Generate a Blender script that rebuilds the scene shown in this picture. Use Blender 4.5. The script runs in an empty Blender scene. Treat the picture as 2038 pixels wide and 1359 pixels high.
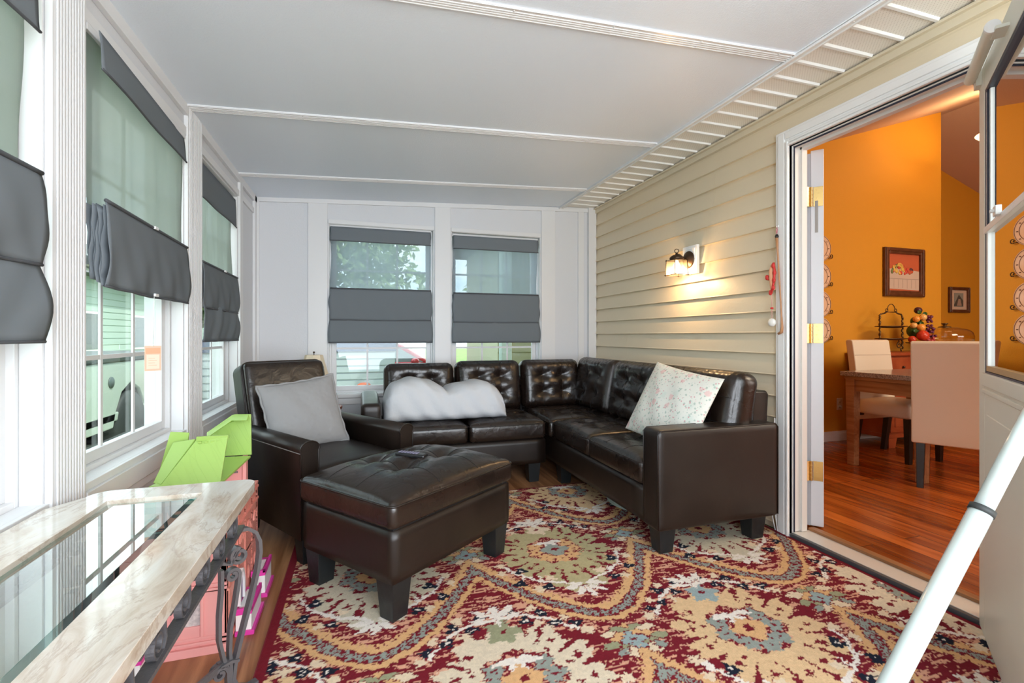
import bpy, bmesh, math, random
import numpy as np
from mathutils import Vector, Matrix

random.seed(7); np.random.seed(7)
SC = bpy.context.scene
COL = SC.collection
PI = math.pi

# ------------------------------------------------------------------ camera
FPX = 950.0
YAW = math.radians(17.58)
CH = 1.07
cam_d = bpy.data.cameras.new('camera')
cam_d.sensor_fit = 'HORIZONTAL'; cam_d.sensor_width = 36.0
cam_d.lens = FPX / 2038.0 * 36.0
cam_d.shift_y = -(679.5 - 668.0) / 2038.0
cam_d.clip_start = 0.02; cam_d.clip_end = 300
cam = bpy.data.objects.new('camera', cam_d); COL.objects.link(cam)
cam.location = (0, 0, CH); cam.rotation_euler = (PI/2, 0, -YAW)
SC.camera = cam

# ------------------------------------------------------------------ view
SC.view_settings.view_transform = 'Standard'
SC.view_settings.look = 'None'
SC.view_settings.gamma = 1.0
SC.view_settings.exposure = 0.28
SC.view_settings.use_curve_mapping = False
SC.cycles.max_bounces = 10
SC.cycles.diffuse_bounces = 5
SC.cycles.glossy_bounces = 5
SC.cycles.transmission_bounces = 8
SC.cycles.transparent_max_bounces = 16
SC.cycles.caustics_reflective = False
SC.cycles.caustics_refractive = False
SC.cycles.sample_clamp_indirect = 6.0

# ------------------------------------------------------------------ sky and sun
w = bpy.data.worlds.new('world'); SC.world = w; w.use_nodes = True
nt = w.node_tree; nt.nodes.clear()
wo = nt.nodes.new('ShaderNodeOutputWorld'); bg = nt.nodes.new('ShaderNodeBackground')
tc = nt.nodes.new('ShaderNodeTexCoord'); mp = nt.nodes.new('ShaderNodeMapping')
nz = nt.nodes.new('ShaderNodeTexNoise'); cr = nt.nodes.new('ShaderNodeValToRGB')
mp.inputs['Scale'].default_value = (1, 1, 3); nz.inputs['Scale'].default_value = 2.5; nz.inputs['Detail'].default_value = 4
cr.color_ramp.elements[0].position = .4; cr.color_ramp.elements[0].color = (.62, .80, 1, 1)
cr.color_ramp.elements[1].position = .62; cr.color_ramp.elements[1].color = (1, 1, 1, 1)
nt.links.new(tc.outputs['Generated'], mp.inputs['Vector']); nt.links.new(mp.outputs[0], nz.inputs['Vector'])
nt.links.new(nz.outputs['Fac'], cr.inputs['Fac']); nt.links.new(cr.outputs[0], bg.inputs['Color'])
bg.inputs['Strength'].default_value = 3.0
nt.links.new(bg.outputs[0], wo.inputs[0])
sun_d = bpy.data.lights.new('sun', 'SUN'); sun_d.energy = 4.0; sun_d.angle = .01; sun_d.color = (1, .96, .88)
sun = bpy.data.objects.new('sun', sun_d); COL.objects.link(sun)
sun.rotation_euler = Vector((-.45, .25, -.86)).to_track_quat('-Z', 'Y').to_euler()

def area(name, loc, d, sx, sy, power, color=(1, 1, 1)):
    l = bpy.data.lights.new(name, 'AREA'); l.shape = 'RECTANGLE'; l.size = sx; l.size_y = sy
    l.energy = power; l.color = color
    o = bpy.data.objects.new(name, l); COL.objects.link(o); o.location = loc
    o.rotation_euler = Vector(d).to_track_quat('-Z', 'Z').to_euler()
    return o
# added fill light behind the camera, lifts the porch interior
area('porch_end_fill', (.7, -1.33, 1.30), (0, 1, .12), 2.5, 1.8, 98, (.88, .94, 1))

# ------------------------------------------------------------------ helpers
def tag(o, label=None, cat=None, group=None, kind=None):
    if label: o['label'] = label
    if cat: o['category'] = cat
    if group: o['group'] = group
    if kind: o['kind'] = kind
    return o

def empty(name, loc, rz=0):
    o = bpy.data.objects.new(name, None); COL.objects.link(o)
    o.location = loc; o.rotation_euler = (0, 0, rz); o.empty_display_size = .1
    return o

def R3(rx=0, ry=0, rz=0):
    return Matrix.Rotation(rz, 4, 'Z') @ Matrix.Rotation(ry, 4, 'Y') @ Matrix.Rotation(rx, 4, 'X')

class MB:
    """collects geometry of ONE mesh"""
    def __init__(s): s.v = []; s.f = []; s.sm = []; s.mi = []; s.cur = 0
    def add(s, vs, fs, smooth=False, M=None):
        b = len(s.v)
        for p in vs:
            p = Vector(p)
            if M is not None: p = M @ p
            s.v.append(tuple(p))
        for f in fs:
            s.f.append(tuple(b+i for i in f)); s.sm.append(smooth); s.mi.append(s.cur)
        return s
    def box(s, a, b, M=None):
        x0, y0, z0 = a; x1, y1, z1 = b
        if x0 > x1: x0, x1 = x1, x0
        if y0 > y1: y0, y1 = y1, y0
        if z0 > z1: z0, z1 = z1, z0
        vs = [(x0,y0,z0),(x1,y0,z0),(x1,y1,z0),(x0,y1,z0),(x0,y0,z1),(x1,y0,z1),(x1,y1,z1),(x0,y1,z1)]
        fs = [(0,3,2,1),(4,5,6,7),(0,1,5,4),(1,2,6,5),(2,3,7,6),(3,0,4,7)]
        return s.add(vs, fs, False, M)
    def frustum(s, c0, h0, c1, h1, M=None):
        """tapered block: centre/half size at the bottom and at the top"""
        vs = []
        for c, h in ((c0, h0), (c1, h1)):
            for sx, sy in ((-1,-1),(1,-1),(1,1),(-1,1)): vs.append((c[0]+sx*h[0], c[1]+sy*h[1], c[2]))
        fs = [(0,3,2,1),(4,5,6,7),(0,1,5,4),(1,2,6,5),(2,3,7,6),(3,0,4,7)]
        return s.add(vs, fs, False, M)
    def prism(s, pts, h0, h1, axis='z', M=None, smooth=False):
        """polygon extruded along an axis (pts in the other two, cyclic order)"""
        n = len(pts); vs = []
        for h in (h0, h1):
            for a, b in pts:
                vs.append({'z': (a, b, h), 'y': (a, h, b), 'x': (h, a, b)}[axis])
        fs = [tuple(range(n-1, -1, -1)), tuple(range(n, 2*n))]
        s.add(vs, fs, False, M)
        b = len(s.v) - 2*n
        for i in range(n):
            j = (i+1) % n
            s.f.append((b+i, b+j, b+n+j, b+n+i)); s.sm.append(smooth); s.mi.append(s.cur)
        return s
    def tube(s, pts, r, seg=8, M=None, caps=True, closed=False):
        pts = [Vector(p) for p in pts]; n = len(pts)
        rs = r if isinstance(r, (list, tuple)) else [r]*n
        vs = []; fs = []; prev = None
        for i, p in enumerate(pts):
            if closed: t = pts[(i+1) % n] - pts[i-1]
            else: t = pts[min(i+1, n-1)] - pts[max(i-1, 0)]
            if t.length < 1e-9: t = Vector((0, 0, 1))
            t.normalize()
            if prev is None:
                up = Vector((0, 0, 1)) if abs(t.z) < .9 else Vector((1, 0, 0))
                nn = t.cross(up).normalized()
            else:
                nn = (prev - t*prev.dot(t))
                nn = nn.normalized() if nn.length > 1e-6 else t.orthogonal().normalized()
            prev = nn; bb = t.cross(nn)
            for k in range(seg):
                a = 2*PI*k/seg
                vs.append(p + (nn*math.cos(a) + bb*math.sin(a))*rs[i])
        m = n if closed else n-1
        for i in range(m):
            for k in range(seg):
                k2 = (k+1) % seg; i2 = (i+1) % n
                fs.append((i*seg+k, i*seg+k2, i2*seg+k2, i2*seg+k))
        if caps and not closed:
            fs.append(tuple(range(seg-1, -1, -1))); fs.append(tuple((n-1)*seg+k for k in range(seg)))
        return s.add(vs, fs, True, M)
    def strap(s, pts, wdir, w, t, M=None):
        """flat bar along pts; wdir = width direction, t = thickness"""
        pts = [Vector(p) for p in pts]; wd = Vector(wdir).normalized(); n = len(pts); vs = []; fs = []
        for i, p in enumerate(pts):
            tg = (pts[min(i+1, n-1)] - pts[max(i-1, 0)]).normalized()
            nn = tg.cross(wd).normalized()
            for a, b in ((-1,-1),(1,-1),(1,1),(-1,1)): vs.append(p + wd*(a*w/2) + nn*(b*t/2))
        for i in range(n-1):
            for k in range(4):
                k2 = (k+1) % 4
                fs.append((i*4+k, i*4+k2, (i+1)*4+k2, (i+1)*4+k))
        fs.append((3,2,1,0)); fs.append(tuple((n-1)*4+k for k in range(4)))
        return s.add(vs, fs, False, M)
    def lathe(s, prof, c=(0,0,0), seg=24, M=None, smooth=True, sx=1, sy=1):
        vs = []; fs = []; n = len(prof)
        for r, z in prof:
            for k in range(seg):
                a = 2*PI*k/seg
                vs.append((c[0]+r*sx*math.cos(a), c[1]+r*sy*math.sin(a), c[2]+z))
        for i in range(n-1):
            for k in range(seg):
                k2 = (k+1) % seg
                fs.append((i*seg+k, i*seg+k2, (i+1)*seg+k2, (i+1)*seg+k))
        if prof[0][0] > 1e-6: fs.append(tuple(range(seg-1, -1, -1)))
        if prof[-1][0] > 1e-6: fs.append(tuple((n-1)*seg+k for k in range(seg)))
        return s.add(vs, fs, smooth, M)
    def sphere(s, c, r, seg=12, rings=8, sc=(1,1,1), M=None):
        vs = []; fs = []
        for i in range(rings+1):
            th = PI*i/rings
            for k in range(seg):
                a = 2*PI*k/seg
                vs.append((c[0]+r*sc[0]*math.sin(th)*math.cos(a), c[1]+r*sc[1]*math.sin(th)*math.sin(a), c[2]-r*sc[2]*math.cos(th)))
        for i in range(rings):
            for k in range(seg):
                k2 = (k+1) % seg
                fs.append((i*seg+k, i*seg+k2, (i+1)*seg+k2, (i+1)*seg+k))
        return s.add(vs, fs, True, M)
    def build(s, name, mat, parent=None, bevel=0, bseg=2, smooth=None, loc=None, merge=False):
        me = bpy.data.meshes.new(name); me.from_pydata(s.v, [], s.f); me.update()
        me.polygons.foreach_set('use_smooth', [bool(x) if smooth is None else smooth for x in s.sm])
        for m in (mat if isinstance(mat, (list, tuple)) else [mat]): me.materials.append(m)
        me.polygons.foreach_set('material_index', s.mi)
        if merge:
            bm = bmesh.new(); bm.from_mesh(me); bmesh.ops.remove_doubles(bm, verts=bm.verts, dist=1e-5)
            bmesh.ops.recalc_face_normals(bm, faces=bm.faces); bm.to_mesh(me); bm.free()
        o = bpy.data.objects.new(name, me); COL.objects.link(o)
        if parent: o.parent = parent
        if loc: o.location = loc
        if bevel:
            b = o.modifiers.new('bevel', 'BEVEL'); b.width = bevel; b.segments = bseg; b.limit_method = 'ANGLE'; b.angle_limit = .6
            b.harden_normals = False
            me.polygons.foreach_set('use_smooth', [True]*len(me.polygons))
            wn = o.modifiers.new('wn', 'WEIGHTED_NORMAL'); wn.keep_sharp = True
        return o

def struct(o, label=None, cat=None):
    o['kind'] = 'structure'
    if label: o['label'] = label
    if cat: o['category'] = cat
    return o

# ------------------------------------------------------------------ materials
def mat(name, color=(.8,.8,.8), rough=.5, metal=0, spec=.5, bump=None, noise=None, coat=0, emis=None, trans=0, sheen=0, alpha=1):
    """bump = (scale, strength); noise = (scale, colour2, lo, hi)"""
    m = bpy.data.materials.new(name); m.use_nodes = True; t = m.node_tree; p = t.nodes['Principled BSDF']
    p.inputs['Base Color'].default_value = (*color, 1); p.inputs['Roughness'].default_value = rough
    p.inputs['Metallic'].default_value = metal; p.inputs['Specular IOR Level'].default_value = spec
    p.inputs['Coat Weight'].default_value = coat; p.inputs['Transmission Weight'].default_value = trans
    p.inputs['Sheen Weight'].default_value = sheen
    if emis: p.inputs['Emission Color'].default_value = (*emis[0], 1); p.inputs['Emission Strength'].default_value = emis[1]
    tcn = t.nodes.new('ShaderNodeTexCoord')
    if noise:
        n = t.nodes.new('ShaderNodeTexNoise'); n.inputs['Scale'].default_value = noise[0]; n.inputs['Detail'].default_value = 5
        r = t.nodes.new('ShaderNodeValToRGB')
        r.color_ramp.elements[0].position = noise[2]; r.color_ramp.elements[0].color = (*color, 1)
        r.color_ramp.elements[1].position = noise[3]; r.color_ramp.elements[1].color = (*noise[1], 1)
        t.links.new(tcn.outputs['Object'], n.inputs['Vector']); t.links.new(n.outputs['Fac'], r.inputs['Fac'])
        t.links.new(r.outputs[0], p.inputs['Base Color'])
    if bump:
        n = t.nodes.new('ShaderNodeTexNoise'); n.inputs['Scale'].default_value = bump[0]; n.inputs['Detail'].default_value = 3
        b = t.nodes.new('ShaderNodeBump'); b.inputs['Strength'].default_value = bump[1]; b.inputs['Distance'].default_value = .01
        t.links.new(tcn.outputs['Object'], n.inputs['Vector']); t.links.new(n.outputs['Fac'], b.inputs['Height'])
        t.links.new(b.outputs[0], p.inputs['Normal'])
    return m

def mix_transparent(name, color, see, rough=.9, translucent=.5, weave=None):
    """woven see-through cloth"""
    m = bpy.data.materials.new(name); m.use_nodes = True; t = m.node_tree; t.nodes.clear()
    out = t.nodes.new('ShaderNodeOutputMaterial'); mx = t.nodes.new('ShaderNodeMixShader')
    tr = t.nodes.new('ShaderNodeBsdfTransparent'); m2 = t.nodes.new('ShaderNodeMixShader')
    d = t.nodes.new('ShaderNodeBsdfDiffuse'); tl = t.nodes.new('ShaderNodeBsdfTranslucent')
    d.inputs['Color'].default_value = (*color, 1); tl.inputs['Color'].default_value = (*color, 1)
    m2.inputs[0].default_value = translucent
    t.links.new(d.outputs[0], m2.inputs[1]); t.links.new(tl.outputs[0], m2.inputs[2])
    mx.inputs[0].default_value = 1-see
    t.links.new(tr.outputs[0], mx.inputs[1]); t.links.new(m2.outputs[0], mx.inputs[2])
    t.links.new(mx.outputs[0], out.inputs[0])
    return m

def glass_pane_mat(name, tint=(.93,.98,.95), refl=1.0, rough=0.0, ior=1.5):
    m = bpy.data.materials.new(name); m.use_nodes = True; t = m.node_tree; t.nodes.clear()
    out = t.nodes.new('ShaderNodeOutputMaterial'); mx = t.nodes.new('ShaderNodeMixShader')
    tr = t.nodes.new('ShaderNodeBsdfTransparent'); g = t.nodes.new('ShaderNodeBsdfGlossy')
    ge = t.nodes.new('ShaderNodeNewGeometry'); dp = t.nodes.new('ShaderNodeVectorMath'); dp.operation = 'DOT_PRODUCT'
    def mth(op, a, b):
        n_ = t.nodes.new('ShaderNodeMath'); n_.operation = op
        for i_, v_ in enumerate((a, b)):
            if v_ is None: continue
            if isinstance(v_, (int, float)): n_.inputs[i_].default_value = v_
            else: t.links.new(v_, n_.inputs[i_])
        return n_.outputs[0]
    t.links.new(ge.outputs['Incoming'], dp.inputs[0]); t.links.new(ge.outputs['Normal'], dp.inputs[1])
    ab = mth('ABSOLUTE', dp.outputs['Value'], None)       # Schlick reflectance, the same from both sides
    sch = mth('ADD', mth('MULTIPLY', mth('POWER', mth('SUBTRACT', 1.0, ab), 5.0), .96), .04)
    ml = t.nodes.new('ShaderNodeMath'); ml.operation = 'MULTIPLY'; ml.inputs[1].default_value = refl; ml.use_clamp = True
    tr.inputs['Color'].default_value = (*tint, 1); g.inputs['Roughness'].default_value = rough
    t.links.new(sch, ml.inputs[0]); t.links.new(ml.outputs[0], mx.inputs[0])
    t.links.new(tr.outputs[0], mx.inputs[1]); t.links.new(g.outputs[0], mx.inputs[2]); t.links.new(mx.outputs[0], out.inputs[0])
    return m

def wood_mat(name, c1, c2, rot=0, plank=.0, rough=.3, scale=1.0, plank_len=1.2):
    """boards running along local Y (rot=0) or X (rot=90)"""
    m = bpy.data.materials.new(name); m.use_nodes = True; t = m.node_tree; p = t.nodes['Principled BSDF']
    p.inputs['Roughness'].default_value = rough
    tcn = t.nodes.new('ShaderNodeTexCoord'); mp = t.nodes.new('ShaderNodeMapping'); mp.inputs['Rotation'].default_value = (0, 0, math.radians(rot))
    t.links.new(tcn.outputs['Object'], mp.inputs['Vector'])
    st = t.nodes.new('ShaderNodeMapping'); st.inputs['Scale'].default_value = (14*scale, 1.1*scale, 14*scale)
    t.links.new(mp.outputs[0], st.inputs['Vector'])
    vec = st.outputs[0]
    if plank:
        br = t.nodes.new('ShaderNodeTexBrick'); br.inputs['Scale'].default_value = 1.0
        br.inputs['Brick Width'].default_value = plank_len; br.inputs['Row Height'].default_value = plank
        br.inputs['Mortar Size'].default_value = .0022; br.inputs['Mortar Smooth'].default_value = .2
        br.inputs['Color1'].default_value = (0,0,0,1); br.inputs['Color2'].default_value = (1,1,1,1); br.inputs['Mortar'].default_value = (.5,.5,.5,1)
        br.offset = .37; br.offset_frequency = 3
        sw = t.nodes.new('ShaderNodeMapping'); sw.inputs['Rotation'].default_value = (0,0,PI/2)
        t.links.new(mp.outputs[0], sw.inputs['Vector']); t.links.new(sw.outputs[0], br.inputs['Vector'])
        ad = t.nodes.new('ShaderNodeVectorMath'); ad.operation = 'ADD'
        sc_ = t.nodes.new('ShaderNodeVectorMath'); sc_.operation = 'SCALE'; sc_.inputs['Scale'].default_value = 7.0
        t.links.new(br.outputs['Color'], sc_.inputs[0]); t.links.new(sc_.outputs[0], ad.inputs[0]); t.links.new(vec, ad.inputs[1])
        vec = ad.outputs[0]
    n = t.nodes.new('ShaderNodeTexNoise'); n.inputs['Scale'].default_value = 1.0; n.inputs['Detail'].default_value = 8; n.inputs['Distortion'].default_value = 1.4
    t.links.new(vec, n.inputs['Vector'])
    r = t.nodes.new('ShaderNodeValToRGB'); r.color_ramp.elements[0].position = .32; r.color_ramp.elements[1].position = .68
    r.color_ramp.elements[0].color = (*c1, 1); r.color_ramp.elements[1].color = (*c2, 1)
    t.links.new(n.outputs['Fac'], r.inputs['Fac'])
    last = r.outputs[0]
    if plank:
        mv = t.nodes.new('ShaderNodeMix'); mv.data_type = 'RGBA'; mv.blend_type = 'MULTIPLY'; mv.inputs[0].default_value = 1
        bc = t.nodes.new('ShaderNodeMapRange'); bc.inputs['To Min'].default_value = .62; bc.inputs['To Max'].default_value = 1.22
        t.links.new(br.outputs['Color'], bc.inputs['Value'])
        t.links.new(last, mv.inputs[6]); t.links.new(bc.outputs[0], mv.inputs[7]); 
        m3 = t.nodes.new('ShaderNodeMix'); m3.data_type = 'RGBA'; m3.inputs[7].default_value = (c1[0]*.3, c1[1]*.3, c1[2]*.3, 1)
        t.links.new(br.outputs['Fac'], m3.inputs[0]); t.links.new(mv.outputs[2], m3.inputs[6]); last = m3.outputs[2]
    t.links.new(last, p.inputs['Base Color'])
    b = t.nodes.new('ShaderNodeBump'); b.inputs['Strength'].default_value = .15; b.inputs['Distance'].default_value = .003
    t.links.new(n.outputs['Fac'], b.inputs['Height']); t.links.new(b.outputs[0], p.inputs['Normal'])
    return m

def leather_mat(name, c, c2, rough=.33, wrinkle=.35):
    m = bpy.data.materials.new(name); m.use_nodes = True; t = m.node_tree; p = t.nodes['Principled BSDF']
    p.inputs['Specular IOR Level'].default_value = .48 if wrinkle < .1 else .62
    tcn = t.nodes.new('ShaderNodeTexCoord')
    n = t.nodes.new('ShaderNodeTexNoise'); n.inputs['Scale'].default_value = 5; n.inputs['Detail'].default_value = 4
    r = t.nodes.new('ShaderNodeValToRGB'); r.color_ramp.elements[0].color = (*c, 1); r.color_ramp.elements[1].color = (*c2, 1)
    r.color_ramp.elements[0].position = .35; r.color_ramp.elements[1].position = .7
    v = t.nodes.new('ShaderNodeTexVoronoi'); v.inputs['Scale'].default_value = 420
    b1 = t.nodes.new('ShaderNodeBump'); b1.inputs['Strength'].default_value = .18; b1.inputs['Distance'].default_value = .0006
    n2 = t.nodes.new('ShaderNodeTexNoise'); n2.inputs['Scale'].default_value = 13; n2.inputs['Detail'].default_value = 5; n2.inputs['Distortion'].default_value = 1.2
    b2 = t.nodes.new('ShaderNodeBump'); b2.inputs['Strength'].default_value = wrinkle; b2.inputs['Distance'].default_value = .012
    L = t.links.new
    L(tcn.outputs['Object'], n.inputs['Vector']); L(tcn.outputs['Object'], v.inputs['Vector']); L(tcn.outputs['Object'], n2.inputs['Vector'])
    L(n.outputs['Fac'], r.inputs['Fac']); L(r.outputs[0], p.inputs['Base Color'])
    L(n2.outputs['Fac'], b2.inputs['Height']); L(b2.outputs[0], b1.inputs['Normal']); L(v.outputs['Distance'], b1.inputs['Height']); L(b1.outputs[0], p.inputs['Normal'])
    rr = t.nodes.new('ShaderNodeMapRange'); rr.inputs['To Min'].default_value = rough-.05; rr.inputs['To Max'].default_value = rough+.1
    L(n.outputs['Fac'], rr.inputs['Value']); L(rr.outputs[0], p.inputs['Roughness'])
    return m

WHITE = mat('white_vinyl', (.72,.72,.73), .38)
WPANEL = mat('white_panel', (.66,.67,.70), .6, bump=(90,.10))
CEIL = mat('ceiling_panel', (.79,.86,.95), .42, bump=(160,.15))
TRIMW = mat('trim_white', (.84,.84,.83), .32)
BATTEN = mat('ceiling_batten', (.78,.78,.79), .25)
SIDING = mat('vinyl_siding', (.72,.62,.45), .42, bump=(45,.06))
BEIGE = mat('beige_trim', (.66,.58,.43), .4)
SOFF = mat('soffit_vinyl', (.80,.78,.73), .4)
LEATHER = leather_mat('brown_leather', (.010,.006,.0045), (.020,.0115,.008), .25, .26)
LEATHER_T = leather_mat('brown_leather_taut', (.009,.0052,.0036), (.016,.0092,.0062), .36, .06)
LEGM = mat('black_wood_leg', (.010,.012,.013), .38, bump=(40,.1))
CORE = mat('seam_dark', (.006,.005,.005), .7)
SHADE = mix_transparent('grey_blind_fabric', (.215,.24,.265), 0.0, translucent=.22)
SHEER = mix_transparent('sheer_blind_fabric', (.46,.52,.58), .50, translucent=.8)
SHEERG = mix_transparent('sheer_side_blind_fabric', (.46,.48,.45), .18, translucent=.82)
HEM = mat('blind_hem', (.075,.08,.09), .7)
CLEARP = mat('clear_plastic', (.85,.85,.85), .15, alpha=1)
WGLASS = glass_pane_mat('window_glass', (.945,.99,.955), .8)
TGLASS = glass_pane_mat('table_glass', (.84,.95,.91), 2.6)
GEDGE = mat('glass_edge_green', (.05,.42,.38), .1, spec=.8)
GBEV = glass_pane_mat('table_glass_bevel', (.62,.88,.82), 2.2, .03)
IRON = mat('grey_iron', (.135,.13,.14), .42, metal=.35, bump=(120,.15))
BRONZE = mat('dark_bronze', (.075,.045,.028), .42, metal=.7)
BRASS = mat('brass', (.72,.50,.20), .25, metal=1)
WOODF = wood_mat('porch_laminate', (.19,.065,.022), (.52,.25,.115), 0, .0, .33, 1.0)
WOODD = wood_mat('dining_laminate', (.20,.032,.003), (.48,.125,.022), 0, .11, .22, 1.0, 1.25)
ORANGE = mat('orange_wall_paint', (.66,.29,.010), .7, bump=(140,.18))
CEILD = mat('dining_ceiling_paint', (.60,.42,.30), .8, bump=(120,.2))
CREAM = mat('cream_leather', (.74,.65,.52), .45, bump=(260,.08))
BLACKW = mat('black_wood', (.012,.008,.006), .35)
OAK = wood_mat('oak_table_wood', (.25,.10,.035), (.42,.20,.085), 0, 0, .4, 1.5)
CHERRY = mat('cherry_wood', (.26,.045,.013), .32, noise=(8,(.36,.08,.025),.35,.7))
GRANITE = mat('granite', (.14,.11,.09), .15, noise=(120,(.42,.34,.28),.35,.65))
WFRAME = mat('walnut_frame', (.085,.028,.010), .3, noise=(20,(.14,.05,.02),.35,.7))
GOLDI = mat('bronze_iron_rack', (.13,.075,.03), .4, metal=.8)
POLE = mat('white_enamel_pole', (.54,.61,.58), .22, coat=.4)
RUBBER = mat('black_rubber', (.03,.035,.035), .6)
PINK = mat('pink_plastic', (.86,.38,.36), .42, bump=(30,.05))
PINKD = mat('salmon_plastic', (.80,.30,.24), .42, bump=(70,.5))
MAG = mat('magenta_plastic', (.72,.05,.36), .35)
TOYW = mat('toy_white_plastic', (.85,.83,.82), .4)
LIME = mat('lime_plastic', (.31,.47,.10), .38)
GREYTXT = mat('grey_print', (.2,.17,.17), .7)
DGLASS = glass_pane_mat('storm_door_glass', (.95,.97,.95), 2.5)
DOORW = mat('door_white_paint', (.74,.77,.82), .35)
STORM = mat('storm_door_cream', (.74,.74,.66), .38)
ALU = mat('aluminium_sill', (.72,.68,.62), .35, metal=.2)
DARKM = mat('dark_seal', (.03,.035,.06), .5)

def fabric(name, c, c2=None, bump=.3, scale=260, rough=.95):
    return mat(name, c, rough, bump=(scale, bump), noise=(6, c2 or c, .3, .7), spec=.2)
GREYP = fabric('grey_quilt_cotton', (.40,.375,.355), (.45,.42,.40))
COMF = fabric('white_comforter_cotton', (.80,.79,.80), (.84,.83,.84), .12, 90)

# ================================================================== ROOM
XL, XR, YB = -.80, 2.182, 4.21
def ceil_z(x): return 2.163 + (x+.8)*.0507
S = MB(); S.box((XL-.12,-1.5,-.10),(XR,YB+.1,0)); struct(S.build('floor', WOODF))

# left windows: (y0, y1)
LW = [(.70,1.58),(1.745,2.626),(2.84,3.66)]
WZ0, WZ1 = .62, 2.02
TW = .15
S = MB()
ys = [-1.5] + [v for a in LW for v in a] + [YB]
for i in range(0, len(ys), 2): S.box((XL-TW, ys[i], 0), (XL, ys[i+1], 2.30))
for a, b in LW:
    S.box((XL-TW, a, 0), (XL, b, WZ0)); S.box((XL-TW, a, WZ1), (XL, b, 2.30))
struct(S.build('wall_left', WPANEL))
# back wall, two windows
BWs = [(-.255,.615),(.765,1.615)]
S = MB()
xs = [XL-TW] + [v for a in BWs for v in a] + [XR+.1]
for i in range(0, len(xs), 2): S.box((xs[i], YB, 0), (xs[i+1], YB+TW, 2.45))
for a, b in BWs:
    S.box((a, YB, 0), (b, YB+TW, .585)); S.box((a, YB, 2.0), (b, YB+TW, 2.45))
struct(S.build('wall_back', WPANEL))

# fluted posts and flat trims, one piece each
tn = [0]
def trim(fn_name_mat, *boxes, flutes=None, name=None, bevel=.002):
    S = MB()
    for a, b in boxes: S.box(a, b)
    if flutes:
        ax, lo, hi, n, base, dep, z0, z1 = flutes
        wv = (hi-lo)/n
        for i in range(n):
            c0 = lo+wv*(i+.18); c1 = lo+wv*(i+.82)
            if ax == 'x': S.box((base, c0, z0), (base+dep, c1, z1))
            else: S.box((c0, base-dep, z0), (c1, base, z1))
    tn[0] += 1
    return struct(S.build(name or 'trim_%d' % tn[0], fn_name_mat, bevel=bevel))
P = .018
for y0, y1 in ((.54,.70),(1.58,1.745),(2.626,2.84)):
    trim(WHITE, ((XL, y0, 0),(XL+P, y1, 2.16)), flutes=('x', y0+.012, y1-.012, 10, XL+P, .005, .0, 2.16))
trim(WHITE, ((XL, 3.66, 0),(XL+P, 3.74, 2.16)))
trim(WHITE, ((XL, -1.5, 2.02),(XL+.012, YB, 2.06)))
trim(WHITE, ((XL, -1.5, 2.115),(XL+.02, YB, 2.17)))
trim(WHITE, ((XL, 4.13, 0),(XL+.02, YB, 2.16)))
# back wall posts
trim(WHITE, ((XL, YB-.018, 0),(-.765, YB, 2.16)))
trim(WHITE, ((-.41, YB-.014, 0),(-.262, YB, 2.18)))
trim(WHITE, ((.62, YB-.014, 0),(.76, YB, 2.23)))
trim(WHITE, ((1.62, YB-.014, 0),(1.76, YB, 2.28)))
trim(WHITE, ((2.0, YB-.014, 0),(2.06, YB, 2.29)))
trim(WHITE, ((2.10, YB-.04, 0),(XR, YB, 2.31)))
# sloping top rail of the back wall
S = MB(); S.prism([(XL,2.13),(1.82,2.255),(XR,2.27),(XR,2.31),(XL,2.17)], YB-.016, YB, 'y'); tn[0] += 1
struct(S.build('trim_%d' % tn[0], WHITE, bevel=.002))
for a, b in BWs:
    trim(WHITE, ((a, YB-.012, 1.995),(b, YB, 2.03)))
    trim(WHITE, ((a-.01, YB-.03, .555),(b+.01, YB, .585)))
    trim(WHITE, ((a-.01, YB-.018, .50),(b+.01, YB, .55)))
trim(WHITE, ((XL, YB-.012, 0),(XR, YB, .10)), name='baseboard_back')
trim(WHITE, ((XL, -1.4, 0),(XL+.012, YB, .10)), name='baseboard_left')
for a, b in LW:   # stepped sill under each left window
    trim(WHITE, ((XL-.02, a, .60),(XL+.012, b, .625)), ((XL, a, .535),(XL+.022, b, .60)), ((XL, a, .50),(XL+.014, b, .53)))

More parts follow.
